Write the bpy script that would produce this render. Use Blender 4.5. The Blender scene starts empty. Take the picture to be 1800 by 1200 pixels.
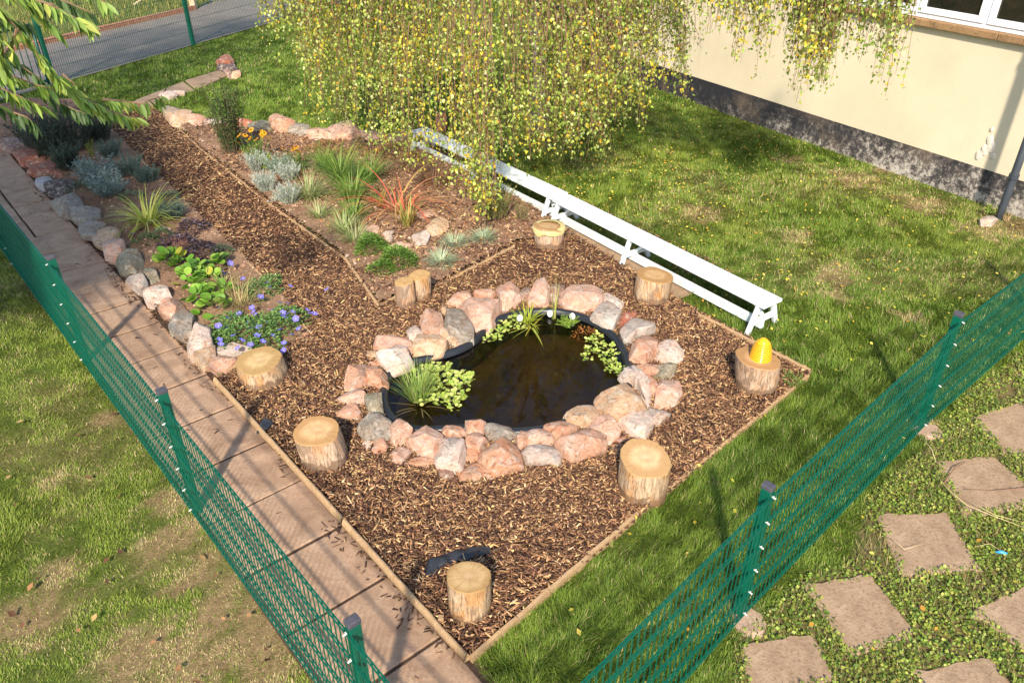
import bpy, bmesh, math, random
import numpy as np
from mathutils import Vector, Matrix, noise
from mathutils.geometry import tessellate_polygon
random.seed(7); RNG = np.random.default_rng(7)
SC = bpy.context.scene
# ------------------------------------------------------------------ camera, sky, sun, exposure
PITCH = math.radians(32.7); FPX = 1372.0; CH = 4.0
cam = bpy.data.cameras.new("camera"); camo = bpy.data.objects.new("camera", cam); SC.collection.objects.link(camo)
cam.sensor_width = 36; cam.lens = 36 * FPX / 1800; cam.clip_start = .05; cam.clip_end = 600
camo.location = (0, 0, CH); camo.rotation_euler = (math.pi / 2 - PITCH, 0, 0); SC.camera = camo
SUN_EL = math.radians(39); SUN_AZ = math.radians(5)      # the shadows run towards +y, leaning 5 degrees to +x
w = bpy.data.worlds.new("World"); SC.world = w; w.use_nodes = True
nt = w.node_tree; bg = nt.nodes["Background"]; sky = nt.nodes.new("ShaderNodeTexSky"); sky.sky_type = 'NISHITA'
sky.sun_disc = False; sky.sun_elevation = SUN_EL; sky.sun_rotation = math.pi + SUN_AZ
nt.links.new(sky.outputs[0], bg.inputs[0]); bg.inputs[1].default_value = .15
sun = bpy.data.lights.new("sun", 'SUN'); sun.energy = 4.1; sun.angle = math.radians(2.4); sun.color = (1, .89, .72)
suno = bpy.data.objects.new("sun", sun); SC.collection.objects.link(suno)
sd = Vector((math.sin(SUN_AZ) * math.cos(SUN_EL), math.cos(SUN_AZ) * math.cos(SUN_EL), -math.sin(SUN_EL)))
suno.rotation_euler = sd.to_track_quat('-Z', 'Y').to_euler(); suno.location = (0, -8, 12)
SC.view_settings.view_transform = 'Standard'; SC.view_settings.look = 'None'
SC.view_settings.exposure = .97; SC.view_settings.gamma = 1; SC.view_settings.use_curve_mapping = False
SC.cycles.max_bounces = 6; SC.cycles.transparent_max_bounces = 8

# ------------------------------------------------------------------ measuring helpers: photo pixel (1800x1200) <-> world
_F = np.array([0, math.cos(PITCH), -math.sin(PITCH)]); _U = np.array([0, math.sin(PITCH), math.cos(PITCH)])
def ray(u, v): return _F + (u - 900) / FPX * np.array([1, 0, 0]) - (v - 600) / FPX * _U
def G(u, v, z=0.0):
    d = ray(u, v); return d * ((CH - z) / -d[2]) + np.array([0, 0, CH])
def RP(u, v, y):
    d = ray(u, v); return d * (y / d[1]) + np.array([0, 0, CH])
def proj(P):
    P = np.asarray(P, float) - np.array([0, 0, CH]); dep = np.maximum(P @ _F, .05)
    return 900 + FPX * P[..., 0] / dep, 600 - FPX * (P @ _U) / dep, P @ _F
def gp(pts, z=0.0): return np.array([G(u, v, z)[:2] for u, v in pts])
def inside(poly, X, Y):
    r = np.zeros(X.shape, bool); n = len(poly); j = n - 1
    for i in range(n):
        xi, yi = poly[i]; xj, yj = poly[j]
        if yi != yj:
            r ^= ((yi > Y) != (yj > Y)) & (X < (xj - xi) * (Y - yi) / (yj - yi) + xi)
        j = i
    return r
def fbm(X, Y, s, seed=0, octv=4):
    """smooth value noise on arrays"""
    out = np.zeros(X.shape); amp = 1.; tot = 0
    for o in range(octv):
        tab = np.random.default_rng(seed + o * 17).random((256, 256))
        x = X * s + 37.3 * o; y = Y * s + 11.7 * o
        xi = np.floor(x).astype(int); yi = np.floor(y).astype(int); fx = x - xi; fy = y - yi
        fx = fx * fx * (3 - 2 * fx); fy = fy * fy * (3 - 2 * fy)
        a = tab[xi % 256, yi % 256]; b = tab[(xi + 1) % 256, yi % 256]; c = tab[xi % 256, (yi + 1) % 256]; d = tab[(xi + 1) % 256, (yi + 1) % 256]
        out += amp * ((a * (1 - fx) + b * fx) * (1 - fy) + (c * (1 - fx) + d * fx) * fy); tot += amp; amp *= .5; s *= 2.03
    return out / tot
def sm(x, a, b):
    t = np.clip((x - a) / (b - a), 0, 1); return t * t * (3 - 2 * t)

# ------------------------------------------------------------------ objects and meshes
def tag(o, label=None, cat=None, group=None, kind=None):
    if label: o["label"] = label
    if cat: o["category"] = cat
    if group: o["group"] = group
    if kind: o["kind"] = kind
    return o
def empty(name, loc=(0, 0, 0), label=None, cat=None, group=None):
    o = bpy.data.objects.new(name, None); SC.collection.objects.link(o); o.location = loc; o.empty_display_size = .1
    return tag(o, label, cat, group)
def link(name, me, mat, parent=None, smooth=False):
    if mat is not None:
        for m in (mat if isinstance(mat, (list, tuple)) else [mat]): me.materials.append(m)
    if smooth: me.polygons.foreach_set("use_smooth", np.ones(len(me.polygons), bool))
    o = bpy.data.objects.new(name, me); SC.collection.objects.link(o)
    if parent is not None:
        o.parent = parent
        if parent.parent is None: o.location = -parent.location   # meshes are modelled in world space
    return o
def npmesh(name, V, quads=None, tris=None, col=None, mat=None, parent=None, smooth=False):
    V = np.asarray(V, np.float32).reshape(-1, 3); me = bpy.data.meshes.new(name)
    q = np.zeros((0, 4), int) if quads is None else np.asarray(quads).reshape(-1, 4)
    t = np.zeros((0, 3), int) if tris is None else np.asarray(tris).reshape(-1, 3)
    me.vertices.add(len(V)); me.vertices.foreach_set("co", V.ravel())
    loops = np.concatenate([q.ravel(), t.ravel()]).astype(np.int32)
    me.loops.add(len(loops)); me.loops.foreach_set("vertex_index", loops)
    ls = np.concatenate([np.arange(len(q)) * 4, len(q) * 4 + np.arange(len(t)) * 3]).astype(np.int32)
    me.polygons.add(len(ls)); me.polygons.foreach_set("loop_start", ls)
    me.update(calc_edges=True)
    if col is not None:
        ca = me.color_attributes.new(name="tint", type='FLOAT_COLOR', domain='POINT')
        c4 = np.ones((len(V), 4), np.float32); c4[:, :3] = np.asarray(col).reshape(-1, 3); ca.data.foreach_set("color", c4.ravel())
    return link(name, me, mat, parent, smooth)
class MB:
    def __init__(s): s.v = []; s.f = []; s.m = []; s.c = []
    def add(s, vs, fs, mi=0, col=None):
        n = len(s.v); s.v += [tuple(p) for p in vs]; s.f += [tuple(i + n for i in f) for f in fs]; s.m += [mi] * len(fs)
        s.c += [col or (.5, .5, .5)] * len(vs); return s
    def box(s, c, d, ax=None, mi=0):
        """c centre, d full sizes, ax = 3 axis vectors"""
        ax = ax or (Vector((1, 0, 0)), Vector((0, 1, 0)), Vector((0, 0, 1))); c = Vector(c); vs = []
        for x in (-.5, .5):
            for y in (-.5, .5):
                for z in (-.5, .5): vs.append(c + ax[0] * d[0] * x + ax[1] * d[1] * y + ax[2] * d[2] * z)
        return s.add(vs, [(0, 1, 3, 2), (4, 6, 7, 5), (0, 4, 5, 1), (2, 3, 7, 6), (0, 2, 6, 4), (1, 5, 7, 3)], mi)
    def bar(s, a, b, w, h, mi=0, up=(0, 0, 1)):
        a = Vector(a); b = Vector(b); x = (b - a).normalized(); y = Vector(up).cross(x).normalized(); z = x.cross(y)
        return s.box((a + b) / 2, ((b - a).length, w, h), (x, y, z), mi)
    def tube(s, pts, rad, n=6, mi=0, cap=True, col=None):
        pts = [Vector(p) for p in pts]; vs = []; fs = []; N = len(pts)
        if not hasattr(rad, '__len__'): rad = [rad] * N
        ref = Vector((0, 0, 1)) if abs((pts[-1] - pts[0]).normalized().z) < .9 else Vector((1, 0, 0))
        for i, p in enumerate(pts):
            t = (pts[min(i + 1, N - 1)] - pts[max(i - 1, 0)]).normalized(); x = ref.cross(t).normalized(); y = t.cross(x)
            for k in range(n):
                a = 2 * math.pi * k / n; vs.append(p + x * math.cos(a) * rad[i] + y * math.sin(a) * rad[i])
        for i in range(N - 1):
            for k in range(n): fs.append((i * n + k, i * n + (k + 1) % n, (i + 1) * n + (k + 1) % n, (i + 1) * n + k))
        if cap: fs += [tuple(range(n - 1, -1, -1)), tuple((N - 1) * n + k for k in range(n))]
        return s.add(vs, fs, mi, col)
    def build(s, name, mat, parent=None, smooth=False, bevel=0, tint=False):
        me = bpy.data.meshes.new(name); me.from_pydata(s.v, [], s.f); me.polygons.foreach_set("material_index", s.m)
        if tint:
            ca = me.color_attributes.new(name="tint", type='FLOAT_COLOR', domain='POINT')
            for i, c in enumerate(s.c): ca.data[i].color = (*c, 1)
        me.update(); o = link(name, me, mat, parent, smooth)
        if bevel:
            md = o.modifiers.new("bevel", 'BEVEL'); md.width = bevel; md.segments = 2; md.limit_method = 'ANGLE'
        return o

# ------------------------------------------------------------------ materials
def newmat(name, rough=.7, spec=.3):
    m = bpy.data.materials.new(name); m.use_nodes = True; b = m.node_tree.nodes["Principled BSDF"]
    b.inputs["Roughness"].default_value = rough; b.inputs["Specular IOR Level"].default_value = spec
    return m, m.node_tree, b
def N(t, kind, **kw):
    n = t.nodes.new(kind)
    for k, v in kw.items():
        if k in ('operation', 'blend_type', 'data_type', 'attribute_name', 'feature', 'noise_dimensions', 'wave_type', 'rings_direction', 'interpolation'): setattr(n, k, v)
        else: n.inputs[k.replace('_', ' ')].default_value = v
    return n
def ramp(t, fac, stops):
    r = t.nodes.new("ShaderNodeValToRGB"); e = r.color_ramp.elements
    while len(e) < len(stops): e.new(.5)
    for i, (p, c) in enumerate(stops): e[i].position = p; e[i].color = (*c, 1) if len(c) == 3 else c
    t.links.new(fac, r.inputs[0]); return r.outputs[0]
def coords(t, scale=(1, 1, 1), out="Object"):
    c = t.nodes.new("ShaderNodeTexCoord"); mp = t.nodes.new("ShaderNodeMapping"); mp.inputs["Scale"].default_value = scale
    t.links.new(c.outputs[out], mp.inputs[0]); return mp.outputs[0]
def noise_(t, vec, scale, detail=5, rough=.6, dist=0):
    n = N(t, "ShaderNodeTexNoise", Scale=scale, Detail=detail, Roughness=rough, Distortion=dist); t.links.new(vec, n.inputs["Vector"]); return n.outputs["Fac"]
def mixc(t, fac, a, b, mode='MIX'):
    m = t.nodes.new("ShaderNodeMix"); m.data_type = 'RGBA'; m.blend_type = mode
    for s, v in ((m.inputs[0], fac), (m.inputs[6], a), (m.inputs[7], b)):
        if hasattr(v, 'links'): t.links.new(v, s)
        elif isinstance(v, (int, float)): s.default_value = v
        else: s.default_value = (*v, 1)
    return m.outputs[2]
def bump(t, b, h, strength=.5, dist=.01):
    n = N(t, "ShaderNodeBump", Strength=strength, Distance=dist); t.links.new(h, n.inputs["Height"]); t.links.new(n.outputs[0], b.inputs["Normal"])
def tinted(name, rough=.65, transl=0., spec=.25, var=0, nscale=60):
    """colour from each leaf's / chip's own tint, optional thin-leaf translucency"""
    m, t, b = newmat(name, rough, spec); a = N(t, "ShaderNodeAttribute", attribute_name="tint"); c = a.outputs["Color"]
    if var:
        v = noise_(t, coords(t), nscale, 3); c = mixc(t, var, c, ramp(t, v, [(.3, (.35, .33, .3)), (.7, (1, 1, 1))]), 'MULTIPLY')
    t.links.new(c, b.inputs["Base Color"])
    if transl:
        tr = t.nodes.new("ShaderNodeBsdfTranslucent"); t.links.new(c, tr.inputs[0]); mx = t.nodes.new("ShaderNodeMixShader"); mx.inputs[0].default_value = transl
        t.links.new(b.outputs[0], mx.inputs[1]); t.links.new(tr.outputs[0], mx.inputs[2]); t.links.new(mx.outputs[0], t.nodes["Material Output"].inputs[0])
    return m
def mottled(name, c1, c2, scale=5, rough=.8, bs=.4, bd=.01, c3=None, spec=.25, fine=40, stretch=(1, 1, 1), dist=0):
    m, t, b = newmat(name, rough, spec); v = coords(t, stretch); n1 = noise_(t, v, scale, 6, .65, dist); n2 = noise_(t, v, fine, 4, .7)
    c = ramp(t, n1, [(.32, c1), (.68, c2)])
    if c3: c = mixc(t, ramp(t, n2, [(.52, (0, 0, 0)), (.68, (1, 1, 1))]), c, c3)
    t.links.new(c, b.inputs["Base Color"]); bump(t, b, n2, bs, bd); return m
M = {}
M['grass'] = tinted("grass_blades", .55, .3); M['leaf'] = tinted("leaf", .5, .38, .35); M['stem'] = tinted("stem", .7)
M['petal'] = tinted("petal", .6, .3); M['chip'] = tinted("wood_chip", .75, 0, .2, .35, 120); M['dead'] = tinted("dry_leaf", .7, .2)
M['ground'] = tinted("turf_soil", .9, 0, .1, .6, 14)
M['soil'] = mottled("bed_soil", (.22, .12, .075), (.40, .25, .16), 2.2, .95, 1, .03, (.15, .085, .055), .1, 60)
M['chipbase'] = mottled("dark_mulch", (.06, .032, .022), (.14, .07, .045), 6, .9, 1, .03, (.22, .12, .07), .1, 50)
M['paver'] = mottled("paving_stone", (.25, .15, .09), (.47, .31, .20), 3.2, .8, .8, .006, (.30, .18, .115), .3, 38, dist=1.2)
M['paverold'] = mottled("old_paving_stone", (.22, .145, .09), (.38, .27, .18), 3.5, .85, .8, .008, (.19, .125, .075), .15, 40, dist=1)
M['joint'] = mottled("path_joint_soil", (.045, .028, .018), (.09, .055, .035), 9, .95, 1, .01)
M['road'] = mottled("tarmac", (.15, .125, .11), (.21, .18, .15), 3, .85, .5, .003, (.085, .075, .07), .3, 200)
M['brick'] = mottled("kerb_brick", (.26, .11, .065), (.38, .19, .12), 8, .85, .5, .004)
M['timber'] = mottled("edging_timber", (.34, .215, .115), (.47, .32, .18), 3, .75, .4, .004, (.22, .13, .06), .25, 22, (8, 8, 8), 1)
M['white'] = mottled("white_paint", (.54, .60, .63), (.64, .70, .72), 4, .5, .3, .002, (.55, .55, .50), .35, 28, (1, 1, 1), 1.5)
M['green'] = mottled("green_powder_coat", (.0, .078, .048), (.0, .095, .058), 3, .35, .05, .001, None, .5)
M['greend'] = mottled("dark_green_coat", (.0, .055, .035), (.0, .07, .045), 3, .4, .05, .001, None, .5)
M['cap'] = mottled("grey_plastic_cap", (.05, .05, .065), (.08, .075, .09), 20, .6, .2, .002)
M['bolt'] = mottled("zinc_bolt", (.55, .56, .54), (.68, .68, .65), 20, .3, .1, .001, None, .6)
M['liner'] = mottled("black_liner", (.010, .012, .016), (.02, .022, .028), 5, .35, .2, .003, None, .5)
M['sheet'] = mottled("black_membrane", (.018, .02, .025), (.04, .043, .05), 9, .35, .6, .01, None, .5)
M['silt'] = mottled("pond_silt", (.20, .13, .055), (.40, .26, .11), 1.6, .9, .3, .01, (.13, .10, .05), .1, 6)
M['pipe'] = mottled("dark_grey_pipe", (.035, .042, .055), (.05, .06, .075), 3, .4, .1, .001, None, .5)
M['upvc'] = mottled("white_plastic_frame", (.78, .79, .83), (.83, .84, .87), 2, .3, .05, .001, None, .5)
M['gasket'] = mottled("grey_gasket", (.10, .10, .11), (.14, .14, .15), 9, .6, .1, .001)
M['concrete'] = mottled("concrete_footing", (.30, .2, .14), (.42, .30, .22), 9, .9, .8, .01)
M['birchbark'] = mottled("birch_bark", (.06, .045, .04), (.34, .30, .27), 6, .8, .6, .01, None, .2, 30, (1, 1, 4))
M['bark'] = mottled("brown_bark", (.05, .035, .025), (.13, .09, .065), 9, .85, .8, .01, None, .2, 30, (1, 1, .3))
M['stake'] = mottled("pale_stake", (.45, .33, .2), (.6, .48, .32), 6, .8, .4, .004)
M['floatw'] = mottled("white_float", (.82, .83, .86), (.9, .9, .92), 6, .35, .05, .001, None, .5)
M['roof'] = mottled("roof_felt", (.05, .05, .055), (.08, .08, .085), 6, .9, .4, .004)
def mat_glass():
    m, t, b = newmat("dark_window_glass", .06, .6); v = coords(t); n = noise_(t, v, 2.2, 5, .7, .8)
    t.links.new(ramp(t, n, [(.35, (.006, .008, .007)), (.6, (.022, .018, .014)), (.8, (.05, .03, .02))]), b.inputs["Base Color"]); return m
M['glass'] = mat_glass()
def mat_water():
    m = bpy.data.materials.new("pond_water"); m.use_nodes = True; t = m.node_tree; t.nodes.remove(t.nodes["Principled BSDF"])
    tr = t.nodes.new("ShaderNodeBsdfTransparent"); n = noise_(t, coords(t), 1.7, 4)
    t.links.new(ramp(t, n, [(.3, (.58, .47, .28)), (.7, (.68, .54, .32))]), tr.inputs[0])
    gl = t.nodes.new("ShaderNodeBsdfGlossy"); gl.inputs["Roughness"].default_value = .03; gl.inputs[0].default_value = (1, 1, 1, 1)
    fr = t.nodes.new("ShaderNodeFresnel"); fr.inputs[0].default_value = 1.33; mx = t.nodes.new("ShaderNodeMixShader")
    bp = N(t, "ShaderNodeBump", Strength=.08, Distance=.01); nn = noise_(t, coords(t), 7, 2); t.links.new(nn, bp.inputs["Height"])
    t.links.new(bp.outputs[0], gl.inputs["Normal"]); t.links.new(bp.outputs[0], fr.inputs["Normal"])
    t.links.new(fr.outputs[0], mx.inputs[0]); t.links.new(tr.outputs[0], mx.inputs[1]); t.links.new(gl.outputs[0], mx.inputs[2])
    t.links.new(mx.outputs[0], t.nodes["Material Output"].inputs[0]); return m
M['water'] = mat_water()
def mat_rock():
    """stone: own colour per object, veins, lichen and pale crust"""
    m, t, b = newmat("rock", .88, .18); oi = t.nodes.new("ShaderNodeObjectInfo"); v = coords(t)
    ad = N(t, "ShaderNodeVectorMath", operation='ADD'); t.links.new(v, ad.inputs[0]); sc = N(t, "ShaderNodeMath", operation='MULTIPLY'); sc.inputs[1].default_value = 31.
    t.links.new(oi.outputs["Random"], sc.inputs[0]); t.links.new(sc.outputs[0], ad.inputs[1]); v = ad.outputs[0]
    n1 = noise_(t, v, 7, 6, .65, .8); n2 = noise_(t, v, 16, 6, .75, .4); n3 = noise_(t, v, 3.3, 5, .6, 1.5); n4 = noise_(t, v, 90, 3, .7)
    c = mixc(t, ramp(t, n1, [(.34, (0, 0, 0)), (.66, (1, 1, 1))]), oi.outputs["Color"], mixc(t, 1., oi.outputs["Color"], (1.08, .80, .68), 'MULTIPLY'))
    c = mixc(t, ramp(t, n2, [(.50, (0, 0, 0)), (.62, (.85,) * 3)]), c, mixc(t, .72, oi.outputs["Color"], (.66, .58, .50)))
    c = mixc(t, ramp(t, n3, [(.58, (0, 0, 0)), (.72, (.6,) * 3)]), c, mixc(t, .6, oi.outputs["Color"], (.20, .16, .10)))
    vo = N(t, 'ShaderNodeTexNoise', Scale=11., Detail=8., Roughness=.8, Distortion=2.2); t.links.new(v, vo.inputs['Vector']); c = mixc(t, 1., c, ramp(t, vo.outputs['Fac'], [(.38, (.50, .44, .40)), (.47, (.92, .90, .88)), (.54, (1, 1, 1))]), 'MULTIPLY'); c = mixc(t, .45, c, ramp(t, n4, [(.3, (.5, .5, .5)), (.7, (1, 1, 1))]), 'MULTIPLY')
    t.links.new(c, b.inputs["Base Color"])
    s = N(t, "ShaderNodeMath", operation='ADD'); t.links.new(n2, s.inputs[0]); t.links.new(vo.outputs['Fac'], s.inputs[1]); bump(t, b, s.outputs[0], 1., .022); return m
M['rock'] = mat_rock()
def mat_ends():
    """sawn log end: growth rings, pale sapwood, darker heart"""
    m, t, b = newmat("sawn_log_end", .75, .2); tc = t.nodes.new("ShaderNodeTexCoord"); oi = t.nodes.new("ShaderNodeObjectInfo")
    sx = t.nodes.new("ShaderNodeSeparateXYZ"); t.links.new(tc.outputs["Object"], sx.inputs[0]); cx = t.nodes.new("ShaderNodeCombineXYZ"); t.links.new(sx.outputs[0], cx.inputs[0]); t.links.new(sx.outputs[1], cx.inputs[1])
    ln = N(t, "ShaderNodeVectorMath", operation='LENGTH'); t.links.new(cx.outputs[0], ln.inputs[0]); n1 = noise_(t, tc.outputs["Object"], 6, 3, .5)
    a = N(t, "ShaderNodeMath", operation='MULTIPLY_ADD'); t.links.new(n1, a.inputs[0]); a.inputs[1].default_value = .08; t.links.new(ln.outputs["Value"], a.inputs[2])
    w_ = N(t, "ShaderNodeMath", operation='MULTIPLY'); t.links.new(a.outputs[0], w_.inputs[0]); w_.inputs[1].default_value = 520.
    s = N(t, "ShaderNodeMath", operation='SINE'); t.links.new(w_.outputs[0], s.inputs[0])
    base = ramp(t, a.outputs[0], [(.03, (.56, .42, .30)), (.075, (.48, .34, .21)), (.12, (.54, .40, .25)), (.17, (.38, .25, .13))])
    c = mixc(t, .35, base, ramp(t, s.outputs[0], [(0, (.70, .58, .45)), (1, (1, 1, 1))]), 'MULTIPLY'); n2 = noise_(t, tc.outputs["Object"], 14, 6, .7)
    at = N(t, 'ShaderNodeMath', operation='ARCTAN2'); t.links.new(sx.outputs[1], at.inputs[0]); t.links.new(sx.outputs[0], at.inputs[1]); ad = N(t, 'ShaderNodeMath', operation='MULTIPLY_ADD'); t.links.new(oi.outputs['Random'], ad.inputs[0]); ad.inputs[1].default_value = 40.; t.links.new(at.outputs[0], ad.inputs[2]); nr_ = t.nodes.new('ShaderNodeTexNoise'); nr_.noise_dimensions = '1D'; nr_.inputs['Scale'].default_value = 3.2; nr_.inputs['Detail'].default_value = 3; t.links.new(ad.outputs[0], nr_.inputs['W'])
    c = mixc(t, ramp(t, nr_.outputs['Fac'], [(.492, (0, 0, 0)), (.499, (.5,) * 3), (.501, (.5,) * 3), (.508, (0, 0, 0))]), c, (.16, .09, .05))
    c = mixc(t, ramp(t, n2, [(.50, (0, 0, 0)), (.72, (.8,) * 3)]), c, (.30, .19, .10)); c = mixc(t, 1., c, oi.outputs["Color"], 'MULTIPLY')
    t.links.new(c, b.inputs["Base Color"]); bump(t, b, s.outputs[0], .15, .003); return m
M['ends'] = mat_ends()
def mat_logside(name, c1, c2, c3):
    m, t, b = newmat(name, .85, .2); v = coords(t, (1, 1, .16)); n1 = noise_(t, v, 55, 6, .7, .6); n2 = noise_(t, coords(t, (1, 1, .5)), 9, 5, .6, .6)
    c = ramp(t, n1, [(.36, c1), (.62, c2)]); c = mixc(t, ramp(t, n2, [(.46, (0, 0, 0)), (.62, (.9,) * 3)]), c, c3)
    c = mixc(t, .6, c, ramp(t, n1, [(.4, (.45, .42, .4)), (.5, (1, 1, 1))]), 'MULTIPLY'); sp = N(t, 'ShaderNodeSeparateXYZ'); t.links.new(coords(t), sp.inputs[0]); n5 = noise_(t, coords(t), 14, 5, .7); md_ = N(t, 'ShaderNodeMath', operation='MULTIPLY_ADD'); t.links.new(n5, md_.inputs[0]); md_.inputs[1].default_value = -.20; t.links.new(sp.outputs[2], md_.inputs[2]); c = mixc(t, ramp(t, md_.outputs[0], [(.0, (.75,) * 3), (.02, (0, 0, 0))]), c, (.13, .075, .045)); n6 = noise_(t, coords(t, (1, 1, .4)), 5, 5, .7, .5); c = mixc(t, ramp(t, n6, [(.55, (0, 0, 0)), (.60, (.7,) * 3)]), c, (.20, .135, .095)); t.links.new(c, b.inputs["Base Color"]); bump(t, b, n1, .9, .012); return m
M['log1'] = mat_logside("stripped_log_side", (.28, .18, .11), (.52, .39, .26), (.44, .23, .09))
M['log2'] = mat_logside("barked_log_side", (.28, .19, .13), (.52, .38, .27), (.42, .24, .13))
def mat_wall():
    m, t, b = newmat("cream_render", .85, .2); v = coords(t); n1 = noise_(t, v, .8, 6, .65); n2 = noise_(t, v, 120, 3, .7); n3 = noise_(t, coords(t, (1, 1, .35)), 2.2, 6, .7, .6)
    c = ramp(t, n1, [(.3, (.56, .485, .35)), (.7, (.65, .57, .42))]); c = mixc(t, ramp(t, n3, [(.56, (0, 0, 0)), (.8, (.55,) * 3)]), c, (.50, .43, .32))
    t.links.new(c, b.inputs["Base Color"]); bump(t, b, n2, .3, .003); return m
M['wall'] = mat_wall()
def mat_plinth():
    m, t, b = newmat("flaking_black_plinth", .8, .25); v = coords(t); n1 = noise_(t, v, 2.0, 8, .75, .5); n2 = noise_(t, v, 12, 10, .82, .15); n3 = noise_(t, v, 1.1, 3)
    s = N(t, "ShaderNodeSeparateXYZ"); t.links.new(v, s.inputs[0])
    # flaking gets worse towards the pipe end of the wall
    k = N(t, "ShaderNodeMapRange"); t.links.new(s.outputs[1], k.inputs[0]); k.inputs[1].default_value = 14.5; k.inputs[2].default_value = 10.5; k.inputs[3].default_value = -.10; k.inputs[4].default_value = .07
    a = N(t, "ShaderNodeMath", operation='ADD'); t.links.new(n2, a.inputs[0]); t.links.new(k.outputs[0], a.inputs[1]); a2 = N(t, "ShaderNodeMath", operation='MULTIPLY_ADD'); t.links.new(n1, a2.inputs[0]); a2.inputs[1].default_value = .5; az_ = N(t, 'ShaderNodeMath', operation='MULTIPLY_ADD'); t.links.new(s.outputs[2], az_.inputs[0]); az_.inputs[1].default_value = -.28; az_.inputs[2].default_value = .07; a3 = N(t, 'ShaderNodeMath', operation='ADD'); t.links.new(a.outputs[0], a3.inputs[0]); t.links.new(az_.outputs[0], a3.inputs[1]); t.links.new(a3.outputs[0], a2.inputs[2])
    c = ramp(t, a2.outputs[0], [(.66, (.022, .022, .027)), (.78, (.065, .058, .057)), (.84, (.20, .175, .155)), (.92, (.46, .42, .37))])
    c = mixc(t, ramp(t, n3, [(.5, (0, 0, 0)), (.7, (.45,) * 3)]), c, (.24, .17, .11)); t.links.new(c, b.inputs["Base Color"]); bump(t, b, a2.outputs[0], .8, .01); return m
M['plinth'] = mat_plinth()
def mat_plastic(name, col, rough=.3):
    m, t, b = newmat(name, rough, .5); n = noise_(t, coords(t), 12, 3); t.links.new(ramp(t, n, [(.3, tuple(c * .85 for c in col)), (.7, col)]), b.inputs["Base Color"]); return m
M['yellow'] = mat_plastic("yellow_glaze", (.82, .40, .008), .22); M['bluep'] = mat_plastic("blue_wrapper", (.05, .35, .75)); M['seam'] = mat_plastic("dark_yellow_groove", (.34, .12, .01), .5)

# ------------------------------------------------------------------ plan of the garden, measured off the photograph
BED = gp([(378, 668), (822, 1162), (1425, 660), (1225, 552), (1010, 420), (905, 430), (760, 510), (700, 523), (668, 540), (605, 455), (352, 262), (290, 203), (243, 185), (193, 228), (283, 318), (460, 487), (530, 563), (550, 595), (495, 618), (418, 648)])
MIDBED = gp([(352, 262), (605, 455), (668, 540), (700, 523), (760, 510), (905, 430), (1010, 420), (870, 330), (740, 250), (620, 240), (430, 222), (300, 208)])
LEFTBED = gp([(193, 228), (283, 318), (460, 487), (530, 563), (550, 595), (495, 618), (418, 645), (378, 660), (330, 610), (250, 515), (190, 445), (80, 325), (5, 255), (-60, 200), (60, 180), (150, 180)])
pe0 = G(378, 672)[:2]; pe1 = G(822, 1166)[:2]; pd = (pe1 - pe0) / np.linalg.norm(pe1 - pe0); pn = np.array([pd[1], -pd[0]])
if pn[0] > 0: pn = -pn
sd_path = lambda X, Y: (X - pe0[0]) * pn[0] + (Y - pe0[1]) * pn[1]
sa_path = lambda X, Y: (X - pe0[0]) * pd[0] + (Y - pe0[1]) * pd[1]
PATH = np.array([pe0 + pd * a + pn * b for a, b in ((-13.6, -.1), (5.3, -.02), (5.3, .74), (-13.6, .74))])
POND = gp([(679, 700), (681, 672), (692, 652), (715, 638), (745, 630), (785, 621), (815, 610), (838, 595), (855, 578), (875, 562), (905, 551), (945, 546), (985, 547), (1020, 555), (1055, 572), (1082, 596), (1098, 625), (1104, 652), (1098, 680), (1068, 700), (1036, 717), (1004, 733), (970, 745), (930, 752), (880, 753), (830, 747), (780, 749), (738, 750), (708, 742), (689, 726)], .07)
FARPATH = gp([(215, 196), (236, 178), (292, 158), (335, 138), (398, 122), (412, 133), (370, 150), (330, 163), (300, 178), (262, 192)])
BENCHPATH = gp([(870, 342), (1010, 425), (1110, 485), (1182, 533), (1238, 512), (1160, 468), (1000, 388), (900, 338), (760, 262), (735, 268)])
WA = np.array([3.1423, 14.5095]); WB = np.array([6.1335, 9.5828]); WD = (WB - WA) / np.linalg.norm(WB - WA); WN = np.array([WD[1], -WD[0]])  # WN points to the garden? fixed below
if WN @ (np.array([0, 8]) - WA) < 0: WN = -WN
K0 = G(0, 98)[:2]; K1 = G(323, 24)[:2]; KD = (K1 - K0) / np.linalg.norm(K1 - K0)      # brick kerb line
FF0 = G(97, 150)[:2]; FF1 = G(340, 80)[:2]; FF2 = G(473, 42)[:2]
SLABS = [[(1302, 1131), (1428, 1108), (1474, 1195), (1320, 1225)], [(1415, 1023), (1529, 1005), (1612, 1108), (1593, 1122), (1492, 1152)], [(1541, 900), (1667, 897), (1726, 998), (1584, 1012)],
         [(1644, 808), (1745, 797), (1806, 850), (1826, 885), (1694, 907)], [(1708, 730), (1795, 705), (1870, 770), (1830, 808), (1763, 792)], [(1708, 1072), (1800, 1026), (1890, 1090), (1815, 1150)],
         [(1607, 1177), (1740, 1150), (1800, 1225), (1640, 1270)], [(1792, 655), (1850, 640), (1900, 690), (1830, 690)]]
SLABW = [gp(s, .02) for s in SLABS]
CLOVER = gp([(1290, 1130), (1400, 1020), (1500, 985), (1520, 880), (1620, 790), (1690, 700), (1790, 625), (2300, 560), (2500, 1500), (1300, 1500)])
roadL = lambda X, Y: (X - FF1[0]) * (-(FF2 - FF0)[1]) + (Y - FF1[1]) * (FF2 - FF0)[0]     # >0 beyond the far fence
kerbL = lambda X, Y: (X - K0[0]) * (-KD[1]) + (Y - K0[1]) * KD[0]
FLEN = np.linalg.norm(FF2 - FF0)
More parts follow.
